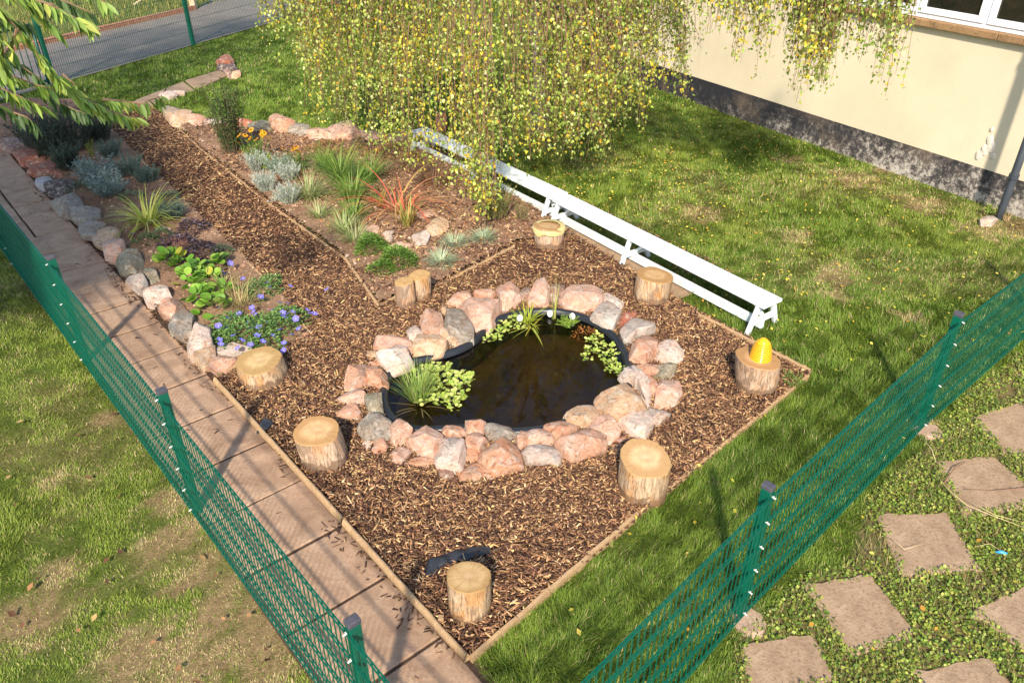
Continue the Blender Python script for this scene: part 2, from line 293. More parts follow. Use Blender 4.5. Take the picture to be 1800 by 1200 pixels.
wallS = lambda X, Y: (X - WA[0]) * WN[0] + (Y - WA[1]) * WN[1]
# bare, straw coloured patches seen in the lawns: pixel, radius in metres
PATCH = [((1232, 375), .34), ((1400, 420), .28), ((1455, 480), .3), ((1500, 316), .42), ((1388, 283), .22), ((1620, 358), .34), ((1560, 395), .15), ((1550, 300), .22), ((1470, 520), .12),
         ((285, 960), .18), ((330, 930), .16), ((250, 1150), .3), ((330, 1170), .35), ((430, 1130), .3), ((400, 1060), .25), ((40, 1090), .22), ((110, 1010), .16), ((90, 850), .12), ((300, 880), .2), ((350, 1010), .2), ((480, 1160), .3), ((180, 740), .14), ((1310, 1065), .10), ((1630, 750), .12), ((1740, 405), .4), ((1790, 400), .5), ((1600, 560), .15)]
PATCHW = [(G(*p)[:2], r) for p, r in PATCH]
def dryness(X, Y):
    n = fbm(X, Y, 1.3, 5); n2 = fbm(X, Y, 7, 9)
    left = (sd_path(X, Y) > .4) * 1.      # the worn lawn left of the left fence
    d = sm(n, .56, .78) * (.10 + .22 * left) + left * .22 * sm(n2, .48, .78)
    for (c, r) in PATCHW:
        dd = np.hypot(X - c[0], (Y - c[1])) / r + (n2 - .5) * 1.3 + (fbm(X, Y, 19, 23) - .5) * 1.6; d = np.maximum(d, (1 - sm(dd, .5, 1.2)) * .95)
    back = (Y > 7.0) & (X > .3); d = np.where(back, np.maximum(d, sm(fbm(X, Y, .9, 31), .5, .72) * .28), d)
    return np.clip(d, 0, 1), left
def not_lawn(X, Y, pad=0):
    r = inside(BED, X, Y) | inside(MIDBED, X, Y) | inside(LEFTBED, X, Y) | inside(PATH, X, Y) | inside(FARPATH, X, Y) | inside(BENCHPATH, X, Y)
    for s in SLABW: r |= inside(s, X, Y)
    r |= (roadL(X, Y) / FLEN > -.05) & (kerbL(X, Y) < .25) | (wallS(X, Y) < .06)
    return r

# ------------------------------------------------------------------ ground, beds, paths
def grid_sheet(name, x0, x1, y0, y1, st, zf, keep, mat, col=None, parent=None, smooth=True):
    xs = np.arange(x0, x1 + st, st); ys = np.arange(y0, y1 + st, st); X, Y = np.meshgrid(xs, ys); nx = len(xs); Z = zf(X, Y)
    I = np.arange(X.size).reshape(X.shape); q = np.stack([I[:-1, :-1], I[:-1, 1:], I[1:, 1:], I[1:, :-1]], -1).reshape(-1, 4)
    cx = (X[:-1, :-1] + st / 2).ravel(); cy = (Y[:-1, :-1] + st / 2).ravel(); q = q[keep(cx, cy)]
    used = np.unique(q); mp = -np.ones(X.size, int); mp[used] = np.arange(len(used)); V = np.stack([X.ravel(), Y.ravel(), Z.ravel()], -1)[used]
    c = None if col is None else col(V[:, 0], V[:, 1]); return npmesh(name, V, mp[q], None, c, mat, parent, smooth)
def ground_col(X, Y):
    d, l = dryness(X, Y); g = np.array([.075, .112, .020]); s = np.array([.23, .16, .085]); c = g + (s - g) * np.clip(d * 1.1, 0, 1)[:, None]
    cl = inside(CLOVER, X, Y); c[cl] = np.array([.17, .13, .06]); far = (kerbL(X, Y) > 0) & (Y > 12); c[far] = np.array([.16, .17, .05]); return c
PBIG = POND + (POND - POND.mean(0)) * .05
EXT = np.concatenate([-np.geomspace(300, 16.5, 12), np.arange(-16, 14.01, .1), np.geomspace(14.5, 300, 12)])
EYT = np.concatenate([-np.geomspace(200, 1.5, 12), np.arange(-1, 28.01, .1), np.geomspace(28.5, 400, 12)])
X, Y = np.meshgrid(EXT, EYT); I = np.arange(X.size).reshape(X.shape)
q = np.stack([I[:-1, :-1], I[:-1, 1:], I[1:, 1:], I[1:, :-1]], -1).reshape(-1, 4); cx = (X[:-1, :-1] + X[1:, 1:]).ravel() / 2; cy = (Y[:-1, :-1] + Y[1:, 1:]).ravel() / 2
q = q[~inside(PBIG, cx, cy)]
V = np.stack([X.ravel(), Y.ravel(), np.zeros(X.size)], -1); tag(npmesh("ground", V, q, None, ground_col(X.ravel(), Y.ravel()), M['ground'], None, True), kind="structure")
bz = lambda X, Y: .028 + .018 * fbm(X, Y, 6, 3) + .03 * (fbm(X, Y, 1.2, 8) - .4)
tag(grid_sheet("mulch_bed", -8, 4, 2.5, 16, .05, bz, lambda x, y: inside(BED, x, y) & ~inside(PBIG, x, y), M['chipbase']), kind="structure")
sz = lambda X, Y: .050 + .03 * fbm(X, Y, 9, 4) + .05 * (fbm(X, Y, 1.5, 12) - .4)
tag(grid_sheet("middle_bed_soil", -7, 2, 6, 14, .04, sz, lambda x, y: inside(MIDBED, x, y), M['soil']), kind="structure")
tag(grid_sheet("left_bed_soil", -12, 0, 4, 16, .04, sz, lambda x, y: inside(LEFTBED, x, y), M['soil']), kind="structure")
def slab(mb, poly, z0, z1, rnd=.0):
    n = len(poly); c = np.mean(poly, 0); ins = [p + (c - p) / max(np.linalg.norm(c - p), .01) * .012 for p in poly]
    vs = [(*p, z0) for p in poly] + [(*p, z1 - .008) for p in poly] + [(*p, z1) for p in ins]; fs = []
    for k in range(n):
        j = (k + 1) % n; fs += [(k, j, n + j, n + k), (n + k, n + j, 2 * n + j, 2 * n + k)]
    mb.add(vs, fs + [tuple(2 * n + k for k in range(n))])
# left paving: one straight row of slabs between the fence and the beds
def pave(poly_clip):
    mb = MB(); s = -13.5; r = random.Random(3)
    while s < 5.2:
        L = .585 * (1 + r.uniform(-.04, .04)) if s > -4 else .58; wds = [0, .74]
        if s < -4.5: wds = [0, .45, .74]
        for a, b in zip(wds[:-1], wds[1:]):
            g_ = .011; z = .024 + r.uniform(-.004, .004)
            c = [pe0 + pd * (s + g_) + pn * (a + g_), pe0 + pd * (s + L - g_) + pn * (a + g_), pe0 + pd * (s + L - g_) + pn * (b - g_), pe0 + pd * (s + g_) + pn * (b - g_)]
            slab(mb, [p + np.array([r.uniform(-.005, .005), r.uniform(-.005, .005)]) for p in c], .0, z)
        s += L
    return mb
tag(pave(None).build("paving_path", M['paver']), kind="structure")
jp = [pe0 + pd * s + pn * a for s, a in ((-13.6, -.16), (5.3, -.05), (5.3, .75), (-13.6, .75))]
mb = MB(); mb.add([(*p, .012) for p in jp], [(0, 1, 2, 3)]); tag(mb.build("path_bedding", M['joint']), kind="structure")
def poly_sheet(name, poly, z, mat):
    t = tessellate_polygon([[Vector((*p, 0)) for p in poly]]); mb = MB(); mb.add([(*p, z) for p in poly], t); return tag(mb.build(name, mat), kind="structure")
poly_sheet("bench_path", BENCHPATH, .022, M['paverold'])
mb = MB(); fpoly = gp([(206, 206), (232, 180), (290, 160), (340, 176)], 0)
for qd in ([(214, 198), (240, 178), (292, 158), (278, 186)], [(281, 184), (294, 157), (322, 146), (342, 161)], [(346, 160), (326, 144), (385, 126), (402, 134)]):
    slab(mb, [np.array(p) for p in gp(qd)], 0, .03)
tag(mb.build("far_path", M['paverold']), kind="structure")
rd = [FF0 - (FF1 - FF0) * 1.5, FF1 + (FF2 - FF1) * 4]; k0 = K0 - KD * 6; k1 = K1 + KD * .5
mb = MB(); P_ = [(*rd[0], .02), (*rd[1], .02), (*(rd[1] + np.array([-9, 9])), .02), (*(k1 + np.array([-1, 10])), .02), (*k1, .02), (*k0, .02)]
mb.add(P_, [(0, 1, 2, 3, 4, 5)]); tag(mb.build("road", M['road']), kind="structure")
mb = MB(); nb = 60
for k in range(nb):
    a = k0 + (k1 - k0) * (k + .03) / nb; b_ = k0 + (k1 - k0) * (k + .97) / nb; nn = np.array([-KD[1], KD[0]]) * .07
    mb.bar((*(a + nn), .06), (*(b_ + nn), .06), .13, .12)
tag(mb.build("brick_kerb", M['brick'], bevel=.006), kind="structure")

# ------------------------------------------------------------------ scattering helpers
def basis(az, tilt, roll):
    """rotation matrices: x axis = long axis pointing along az raised by tilt, rolled about itself"""
    ca, sa, ct, st, cr, sr = np.cos(az), np.sin(az), np.cos(tilt), np.sin(tilt), np.cos(roll), np.sin(roll)
    x = np.stack([ca * ct, sa * ct, st], -1); y0 = np.stack([-sa, ca, 0 * sa], -1); z0 = np.cross(x, y0)
    y = y0 * cr[:, None] + z0 * sr[:, None]; z = np.cross(x, y); return np.stack([x, y, z], -1)
def inst(T, quads, tris, P, R, S, col):
    """copies of template T (m,3) at P with rotation R (n,3,3) and scale S (n,) or (n,3); per copy or per copy-vertex colour"""
    n = len(P); m = len(T); S = np.asarray(S, float); S = S[:, None] if S.ndim == 1 else S
    L = T[None] * S[:, None, :]; V = np.einsum('nij,nmj->nmi', R, L) + P[:, None, :]; off = (np.arange(n) * m)[:, None, None]
    q = None if quads is None else (np.asarray(quads)[None] + off).reshape(-1, 4); t = None if tris is None else (np.asarray(tris)[None] + off).reshape(-1, 3)
    col = np.asarray(col, float); col = np.repeat(col[:, None, :], m, 1) if col.ndim == 2 else col
    return V.reshape(-1, 3), q, t, col.reshape(-1, 3)
def blades(P, az, lean, curve, L, W, col, k=3, tip=None):
    n = len(P); t = np.linspace(0, 1, k + 1); ang = lean[:, None] + curve[:, None] * (t[None, 1:] - .5 / k); ds = (L / k)[:, None]
    h = np.concatenate([np.zeros((n, 1)), np.cumsum(np.sin(ang) * ds, 1)], 1); z = np.concatenate([np.zeros((n, 1)), np.cumsum(np.cos(ang) * ds, 1)], 1)
    C = np.stack([P[:, 0:1] + h * np.cos(az)[:, None], P[:, 1:2] + h * np.sin(az)[:, None], P[:, 2:3] + z], -1)
    sd_ = np.stack([-np.sin(az), np.cos(az), 0 * az], -1); w_ = W[:, None] * .5 * (1 - t[None, :-1] ** 2.2)
    A = C[:, :-1] + sd_[:, None] * w_[..., None]; B = C[:, :-1] - sd_[:, None] * w_[..., None]
    V = np.concatenate([np.stack([A, B], 2).reshape(n, -1, 3), C[:, -1:]], 1); m = 2 * k + 1
    q = [(2 * i, 2 * i + 1, 2 * i + 3, 2 * i + 2) for i in range(k - 1)]; tr = [(2 * k - 2, 2 * k - 1, 2 * k)]
    off = (np.arange(n) * m)[:, None, None]; Q = (np.array(q, int).reshape(1, -1, 4) + off).reshape(-1, 4) if k > 1 else None; Tt = (np.array(tr)[None] + off).reshape(-1, 3)
    c = np.repeat(col[:, None, :], m, 1)
    if tip is not None:
        f = np.concatenate([np.repeat(t[:-1], 2), [1]])[None, :, None] ** 1.5; c = c * (1 - f) + np.asarray(tip)[None, None] * f if np.ndim(tip) == 1 else c * (1 - f) + tip[:, None, :] * f
    return V.reshape(-1, 3), Q, Tt, c.reshape(-1, 3)
def join(parts):
    Vs, Qs, Ts, Cs = [], [], [], []; o = 0
    for V, q, t, c in parts:
        Vs.append(V); Cs.append(c)
        if q is not None and len(q): Qs.append(q + o)
        if t is not None and len(t): Ts.append(t + o)
        o += len(V)
    return np.concatenate(Vs), (np.concatenate(Qs) if Qs else None), (np.concatenate(Ts) if Ts else None), np.concatenate(Cs)
def palette(cols, n, jit=.18, p=None, rng=RNG):
    c = np.array(cols, float)[rng.choice(len(cols), n, p=p)]; return c * (1 + rng.uniform(-jit, jit, (n, 1))) * (1 + rng.uniform(-.06, .06, (n, 3)))
# ------------------------------------------------------------------ grass
def lawn(n_req, y0, y1, dens, Lr, Wr, rng, x0=-13, x1=9):
    n = int((x1 - x0) * (y1 - y0) * dens); X = rng.uniform(x0, x1, n); Y = rng.uniform(y0, y1, n)
    u, v, d = proj(np.stack([X, Y, X * 0], -1)); k = (u > -260) & (u < 2060) & (v > -60) & (v < 1400) & ~not_lawn(X, Y) & ~inside(CLOVER, X, Y) & (kerbL(X, Y) < 0.25); X, Y = X[k], Y[k]
    dr, left = dryness(X, Y); keep = rng.random(len(X)) > dr * .15; X, Y, dr, left = X[keep], Y[keep], dr[keep], left[keep]; n = len(X)
    lush = sm(fbm(X, Y, 1.1, 44), .35, .65); L = .84 * rng.uniform(*Lr, n) * (1 - .45 * left) * (1 - .12 * dr) * (.75 + .5 * lush); W = rng.uniform(*Wr, n)
    clump = fbm(X, Y, 3.5, 77); az = clump * 14 + rng.normal(0, .9, n); lean = np.abs(rng.normal(.45, .3, n)) + .75 * dr * rng.random(n); cur = rng.uniform(.2, 1.1, n)
    g1 = np.array([.088, .158, .018]); g2 = np.array([.225, .310, .040]); st = np.array([.52, .42, .20]); f = np.clip(rng.random(n) * .7 + (fbm(X, Y, 2.2, 61) - .4) * .9, 0, 1)[:, None]
    c = g1 + (g2 - g1) * f; yl = np.array([.34, .34, .055]); c = c + (yl - c) * (.25 * left[:, None] + .20 * ((Y > 7) & (X > .3))[:, None] * sm(fbm(X, Y, .8, 15), .4, .6)[:, None])
    s = (rng.random(n) < .05 + dr * .72)[:, None]; c = np.where(s, st * rng.uniform(.35, 1.2, (n, 1)), c)
    return blades(np.stack([X, Y, X * 0], -1), az, lean, cur, L, W, c, 2)
gr = np.random.default_rng(11)
tag(npmesh("grass", *join([lawn(0, 2.2, 5.5, 10500, (.035, .085), (.003, .006), gr, -5, 5), lawn(0, 5.5, 9, 6500, (.04, .085), (.004, .008), gr, -7, 7), lawn(0, 9, 14, 3400, (.045, .09), (.006, .011), gr, -10, 9), lawn(0, 14, 24, 1200, (.05, .10), (.009, .017), gr, -14, 9)]), M['grass']),
    "short green lawn with worn straw coloured patches around the pond garden", "grass", kind="stuff")
def rough(n, poly_test, x0, x1, y0, y1, z, Lr, Wr, cols, seed):
    r = np.random.default_rng(seed); X = r.uniform(x0, x1, n); Y = r.uniform(y0, y1, n); k = poly_test(X, Y); X, Y = X[k], Y[k]; n = len(X)
    return blades(np.stack([X, Y, X * 0 + z], -1), r.uniform(0, 6.28, n), np.abs(r.normal(.4, .3, n)), r.uniform(0, .9, n), r.uniform(*Lr, n), r.uniform(*Wr, n), palette(cols, n, rng=r), 2)
tag(npmesh("verge_grass", *rough(60000, lambda X, Y: (kerbL(X, Y) > .22) & (X < K1[0] + 3), -30, -7, 17, 42, 0, (.10, .28), (.012, .03), [(.20, .22, .05), (.30, .28, .07), (.10, .15, .03)], 21), M['grass']), "rough yellowish grass on the verge beyond the brick kerb", "grass", kind="stuff")
# clover and moss between the stepping slabs
def clover(n, seed):
    r = np.random.default_rng(seed); X = r.uniform(1.2, 6.5, n); Y = r.uniform(1.8, 6.5, n); k = inside(CLOVER, X, Y)
    for s in SLABW: k &= ~inside(s + (s.mean(0) - s) * .13, X, Y)
    f = fbm(X, Y, 2.6, 3); k &= (f > .22) & (r.random(n) < .6 + sm(f, .35, .6)); X, Y = X[k], Y[k]; n = len(X); T = np.array([(0, 0, 0), (.5, -.5, .1), (1, 0, 0), (.5, .5, .1)])
    c = palette([(.20, .30, .04), (.30, .38, .06), (.38, .40, .08), (.11, .18, .03)], n, rng=r); P = np.stack([X, Y, r.uniform(.005, .04, n)], -1)
    a = inst(T, [(0, 1, 2, 3)], None, P, basis(r.uniform(0, 6.28, n), r.uniform(-.2, .9, n), r.uniform(-.6, .6, n)), r.uniform(.008, .026, n), c)
    g = rough(90000, lambda X, Y: inside(CLOVER, X, Y) & (fbm(X, Y, 1.7, 9) > .40) & ~np.any([inside(s, X, Y) for s in SLABW], 0), 1.2, 6.5, 1.8, 6.5, 0, (.03, .09), (.003, .006), [(.10, .17, .025), (.2, .24, .05), (.4, .32, .15)], seed + 1)
    return join([a, g])
tag(npmesh("ground_cover", *clover(150000, 5), M['leaf']), "low yellow green clover and weeds between the stepping slabs", "ground cover", kind="stuff")

# ------------------------------------------------------------------ wood chips, bark, soil crumbs
def chipT():
    T = np.array([(x, y, z) for x in (-.5, .5) for y in (-.5, .5) for z in (-.5, .5)], float); T[:2, 1] *= .5; T[2:4, 1] *= .55; T[4:6, 1] *= .9; T[6:, 2] *= .5
    return T, [(0, 1, 3, 2), (4, 6, 7, 5), (0, 4, 5, 1), (2, 3, 7, 6), (0, 2, 6, 4), (1, 5, 7, 3)]
CT, CQ = chipT()
CHIPCOL = [(.070, .038, .028), (.145, .073, .044), (.24, .125, .066), (.38, .215, .11), (.58, .36, .17), (.68, .47, .26)]
MEMB = gp([(745, 992), (800, 976), (850, 966), (872, 972), (862, 986), (826, 988), (785, 1000), (766, 1024), (746, 1020)])
def chips(n, test, x0, x1, y0, y1, z, seed, big=1., p=(.19, .24, .25, .18, .10, .04), tilt=.35, zr=.03, jl=(.013, .066)):
    r = np.random.default_rng(seed); X = r.uniform(x0, x1, n); Y = r.uniform(y0, y1, n); k = test(X, Y); X, Y = X[k], Y[k]; n = len(X)
    zz = (z(X, Y) if callable(z) else z) + r.uniform(0, zr, n) ** 1.0; L = r.uniform(*jl, n) * big * (1 + .8 * (r.random(n) < .08)); W = r.uniform(.006, .017, n) * big; H = r.uniform(.002, .005, n) * big
    return inst(CT, CQ, None, np.stack([X, Y, zz], -1), basis(r.uniform(0, 6.28, n), r.normal(0, tilt, n), r.normal(0, .5, n)), np.stack([L, W, H], -1), palette(CHIPCOL, n, .22, p, r))
bt = lambda X, Y: inside(BED, X, Y) & ~inside(PBIG, X, Y) & ~inside(MEMB, X, Y) & (Y < 7.5)
bt2 = lambda X, Y: inside(BED, X, Y) & ~inside(PBIG, X, Y) & (Y >= 7.5)
tag(npmesh("wood_chips", *join([chips(135000, bt, -2.7, 3, 2.7, 7.5, bz, 31), chips(115000, bt2, -7.2, 2.5, 7.5, 14.5, bz, 32, 1.15), chips(26000, lambda X, Y: inside(MIDBED, X, Y) & (fbm(X, Y, 1.1, 4) + .05 * (Y - 9) > .50), -7, 2, 7, 14, sz, 33, 1.2)]), M['chip']),
    "brown and tan wood chip mulch filling the pond bed and path", "wood chips", kind="stuff")
def edgeband(X, Y):
    s = sd_path(X, Y); f = fbm(X, Y, 2.4, 8); a = sa_path(X, Y)
    return ((s > -.15) & (s < .03 + .10 * sm(f, .45, .7)) & (a < 0)) | ((s > 0) & (s < .16 * sm(f, .5, .75)) & (a >= 0) & (a < 4.4)) | ((s > 0) & (s < .75) & (np.random.default_rng(3).random(len(X)) < .012))
tag(npmesh("bark_litter", *chips(60000, edgeband, -9, .5, 2.4, 13, .026, 35, .9, (.42, .28, .18, .07, .03, .02), .3, .02), M['chip']), "dark bark bits and dry litter spilled along the paving edge", "litter", kind="stuff")
def crumbs(n, poly, x0, x1, y0, y1, seed):
    r = np.random.default_rng(seed); X = r.uniform(x0, x1, n); Y = r.uniform(y0, y1, n); k = inside(poly, X, Y); X, Y = X[k], Y[k]; n = len(X); S = r.gamma(2, .0045, n) + .003
    T = np.array([(1, 0, 0), (-1, 0, 0), (0, 1, 0), (0, -1, 0), (0, 0, .8), (0, 0, -.8)]); F = [(0, 2, 4), (2, 1, 4), (1, 3, 4), (3, 0, 4)]
    return inst(T, None, F, np.stack([X, Y, sz(X, Y)], -1), basis(r.uniform(0, 6.28, n), r.normal(0, .4, n), r.normal(0, .4, n)), S, palette([(.18, .10, .06), (.28, .165, .10), (.40, .26, .17), (.52, .37, .27)], n, .2, (.3, .35, .25, .1), r))
tag(npmesh("soil_crumbs", *join([crumbs(46000, MIDBED, -7, 2, 6, 14, 41), crumbs(34000, LEFTBED, -9, 0, 4, 14, 42)]), M['chip']), "crumbly reddish brown soil and grit in the planted beds", "soil", kind="stuff")
# fallen leaves
def litter(n, test, x0, x1, y0, y1, seed, cols, sr, z=.05):
    r = np.random.default_rng(seed); X = r.uniform(x0, x1, n); Y = r.uniform(y0, y1, n); k = test(X, Y); X, Y = X[k], Y[k]; n = len(X)
    T = np.array([(-.5, 0, .06), (0, -.33, .1), (.5, 0, .02), (0, .33, .1), (0, 0, 0)]); F = [(0, 1, 4), (1, 2, 4), (2, 3, 4), (3, 0, 4)]
    return inst(T, None, F, np.stack([X, Y, r.uniform(z * .7, z * 1.25, n)], -1), basis(r.uniform(0, 6.28, n), r.normal(0, .35, n), r.normal(0, .35, n)), r.uniform(*sr, n), palette(cols, n, .2, None, r))
YL = [(.55, .42, .04), (.62, .50, .10), (.42, .38, .05), (.5, .26, .04)]
nb_ = lambda X, Y: ~not_lawn(X, Y) & (X > -.5) & (np.random.default_rng(8).random(len(X)) < 1 / (1 + ((X - 1.2) ** 2 + (Y - 10.5) ** 2) / 5))
tag(npmesh("fallen_leaves", *join([litter(9000, nb_, -1, 8, 6, 15, 51, YL, (.02, .042), .055), litter(170, lambda X, Y: ~not_lawn(X, Y), 0, 5, 2.5, 8, 52, YL, (.03, .05), .06),
    litter(1500, lambda X, Y: inside(MIDBED, X, Y) & (X > -2.4), -3, 2, 7.5, 13, 53, YL + [(.4, .16, .03)], (.02, .04), .08), litter(170, lambda X, Y: ~not_lawn(X, Y) & (X < -.7), -4, -.6, 2, 8, 54, [(.18, .08, .04), (.3, .16, .07), (.45, .3, .12), (.1, .05, .03)], (.03, .07), .045),
    litter(500, lambda X, Y: inside(BENCHPATH, X, Y) | inside(BENCHPATH + np.array([.35, .28]), X, Y), -2, 4, 6, 13, 55, YL + [(.2, .09, .03)] * 3, (.02, .04), .035)]), M['dead']),
    "small yellow and brown fallen leaves scattered over lawn and beds", "fallen leaves", kind="stuff")
tag(npmesh("bench_litter", *chips(26000, lambda X, Y: inside(BENCHPATH + np.array([.42, .30]), X, Y) & ~inside(BENCHPATH, X, Y) & (Y > 7.4), -2, 3.5, 6, 13, .03, 36, 1., (.3, .3, .25, .08, .05, .02)), M['chip']), "dark brown leaf and bark litter lying under the white benches", "litter", kind="stuff")
#@@OBJECTS@@

# ------------------------------------------------------------------ building
bld = empty("building", (*(WA + WD * 4), 0), "cream rendered building with flaking black plinth and white framed windows", "building")
def wbox(mb, s0, s1, z0, z1, d0, d1):
    """box on the wall: s along it, d distance out of it (towards the garden)"""
    c = WA + WD * (s0 + s1) / 2 + WN * (d0 + d1) / 2
    return mb.box((*c, (z0 + z1) / 2), (s1 - s0, abs(d1 - d0), z1 - z0), (Vector((*WD, 0)), Vector((*WN, 0)), Vector((0, 0, 1))))
wz0, wz1 = 2.045, 3.25; W0, W1 = 2.95, 7.95
mb = MB(); wbox(mb, -3.5, 12, .435, 1.955, -.3, 0); wbox(mb, -3.5, W0, 1.955, 3.6, -.3, 0); wbox(mb, W1, 12, 1.955, 3.6, -.3, 0); wbox(mb, W0, W1, wz1, 3.6, -.3, 0)
# returns and back of the building
for s0 in (-3.5, 12): c = WA + WD * s0; mb.bar((*(c - WN * .3), 1.8), (*(c - WN * 6), 1.8), .3, 3.6)
c0 = WA + WD * -3.5 - WN * 6; c1 = WA + WD * 12 - WN * 6; mb.bar((*c0, 1.8), (*c1, 1.8), .3, 3.6); mb.build("wall", M['wall'], bld)
mb = MB(); wbox(mb, -3.51, 12.01, -.2, .432, -.3, .012); o = mb.build("plinth", M['plinth'], bld)
mb = MB(); wbox(mb, -3.8, 12.3, 3.6, 3.75, -6.4, .25); mb.build("roof", M['roof'], bld, bevel=.01)
mb = MB(); x = W0 - .05
while x < W1 + .05:
    L = 1.22; wbox(mb, x + .004, min(x + L, W1 + .08) - .004, 1.958, 2.042, -.12, .07); x += L
mb.build("window_sill", mottled("stained_brown_sill", (.22, .13, .065), (.36, .22, .11), 5, .85, .6, .006, (.12, .08, .045), .2, 30), bld, bevel=.008)
win = MB(); wbox(win, W0, W1, wz0, wz0 + .05, -.09, -.03); wbox(win, W0, W1, wz1 - .05, wz1, -.09, -.03)
muls = [W0 + .025, 4.15, 5.09, 6.03, 6.97, W1 - .025]
for m_ in muls: wbox(win, m_ - .024, m_ + .024, wz0 + .05, wz1 - .05, -.09, -.028)
wfr = win.build("window", M['upvc'], bld, bevel=.004)
for a, b in zip(muls[:-1], muls[1:]):
    a += .027; b -= .027; mb = MB(); z0, z1 = wz0 + .056, wz1 - .056
    for (s0, s1, q0, q1) in ((a, b, z0, z0 + .075), (a, b, z1 - .075, z1), (a, a + .075, z0 + .0755, z1 - .0755), (b - .075, b, z0 + .0755, z1 - .0755)): wbox(mb, s0, s1, q0, q1, -.08, -.015)
    sh = mb.build("sash", M['upvc'], wfr, bevel=.006); pass
    mb = MB(); wbox(mb, a + .06, b - .06, z0 + .06, z1 - .06, -.062, -.052); pn_ = mb.build("pane", M['glass'], wfr); pass
    mb = MB(); wbox(mb, a - .004, b + .004, z0 - .004, z1 + .004, -.088, -.066); gk = mb.build("gasket", M['gasket'], wfr); pass
# peeling render crust low on the wall
mb = MB(); rr = random.Random(4)
for (s, z, r0) in ((5.62, .80, .06), (5.66, .72, .07), (5.60, .66, .07), (5.55, .58, .06), (5.60, .93, .03), (5.72, .62, .04)):
    n = 14; vs = []
    for ring, dd in ((1, .001), (.75, .012), (.3, .015)):
        for k in range(n):
            a = 6.283 * k / n; q_ = r0 * ring * (1 + .35 * noise.noise(Vector((math.cos(a) * 2, math.sin(a) * 2, s * 9)))); p = WA + WD * (s + q_ * math.cos(a) * .8) + WN * dd; vs.append((*p, z + q_ * math.sin(a) * 1.2))
    fs = [(r_ * n + k, r_ * n + (k + 1) % n, (r_ + 1) * n + (k + 1) % n, (r_ + 1) * n + k) for r_ in range(2) for k in range(n)] + [tuple(2 * n + k for k in range(n))]
    mb.add(vs, fs)
mb.build("blistered_render", mottled("pale_blister", (.58, .50, .42), (.72, .66, .58), 14, .9, 1, .01), bld)
# drain pipe
pb = G(1754, 388)[:2]; mb = MB(); mb.tube([(*pb, -.05), (*pb, .2), (*pb, 3.45)], .046, 16)
pp = mb.build("drain_pipe", M['pipe'], None, True); tag(pp, "dark grey drain pipe running down the cream wall at the right", "drain pipe")
for z in (.55, 2.2): mb = MB(); mb.tube([(*pb, z), (*pb, z + .06)], .058, 16); mb.build("bracket", M['pipe'], pp)

# ------------------------------------------------------------------ mesh fences
def mesh_panel(mb, a, b, H, side, pitch=.05, rows=None, z0=.03, r=.0026, rh=.0034, double=True):
    a = Vector((*a, 0)); b = Vector((*b, 0)); L = (b - a).length; d = (b - a) / L; n_ = Vector((side[0], side[1], 0)); n = int(L / pitch); up = Vector((0, 0, 1))
    for i in range(n + 1):
        p = a + d * (i * pitch + (L - n * pitch) / 2); mb.box(p + up * (z0 + H) / 2, (r * 2, r * 2, H - z0), (d, n_, up))
    for z in rows or [z0 + .02 + (H - z0 - .04) * k / 5 for k in range(6)]:
        for s in ((-1, 1) if double else (1,)): mb.box((a + b) / 2 + n_ * s * (r + rh) * .96 + up * z, (L, rh * 2, rh * 2), (d, n_, up))
def fence(name, pts, H, side_sign, label, panel_mat, post_mat, posts=None, pitch=.05, rows=None, double=True, post=(.06, .045), extra=.06, bolts=True, footing=()):
    f = empty(name, (*pts[0], 0), label, "fence"); nP = len(pts)
    for i in range(nP - 1):
        a, b = np.array(pts[i]), np.array(pts[i + 1]); d = (b - a) / np.linalg.norm(b - a); s = np.array([-d[1], d[0]]) * side_sign
        mb = MB(); mesh_panel(mb, a + d * .005 + s * .035, b - d * .005 + s * .035, H, s, pitch, rows, double=double); mb.build("mesh_panel", panel_mat, f)
    for i, p in enumerate(pts):
        if posts is not None and i not in posts: continue
        j = min(i, nP - 2); d = (np.array(pts[j + 1]) - np.array(pts[j])); d /= np.linalg.norm(d); s = np.array([-d[1], d[0]]) * side_sign; ax = (Vector((*d, 0)), Vector((*s, 0)), Vector((0, 0, 1)))
        mb = MB(); mb.box((*p, (H + .02) / 2 - .05), (post[1], post[0], H + .12), ax); po = mb.build("post", post_mat, f, bevel=.004)
        mb = MB(); mb.box((*p, H + .035), (post[1] + .006, post[0] + .006, .03), ax); cp = mb.build("post_cap", M['cap'], po, bevel=.005)
        if bolts:
            for k in range(6):
                mb = MB(); z = .05 + (H - .07) * k / 5; c = Vector((*(p + s * .05), z)); mb.tube([c - ax[1] * .018, c + ax[1] * .006], .005, 8); mb.box(c - ax[1] * .010, (.016, .005, .012), ax); mb.build("bolt", M['bolt'], po)
        if i in footing: mb = MB(); fb = p + s * .08; mb.tube([(*fb, -.02), (*fb, .03)], [.13, .09], 9); mb.build("footing", M['concrete'], f)
    return f
LP = [G(90, 455, 1.05)[:2], G(285, 690, 1.05)[:2], G(620, 1095, 1.05)[:2]]; dl = LP[0] - LP[1]; dl /= np.linalg.norm(dl); dr_ = LP[2] - LP[1]; dr_ /= np.linalg.norm(dr_)
LPF = [LP[0] + dl * 5.02, LP[0] + dl * 2.51, LP[0], LP[1], LP[2], LP[2] + dr_ * 2.51]
fence("mesh_fence", LPF, 1.03, -1, "green wire mesh fence on the left beside the paved path", M['green'], M['green'])
RPt = [G(1350, 858, 1.05)[:2], G(1685, 555, 1.05)[:2]]; d1 = G(1000, 1195, 1.05)[:2] - RPt[0]; d1 /= np.linalg.norm(d1); d2 = G(1800, 471, 1.03)[:2] - RPt[1]; d2 /= np.linalg.norm(d2)
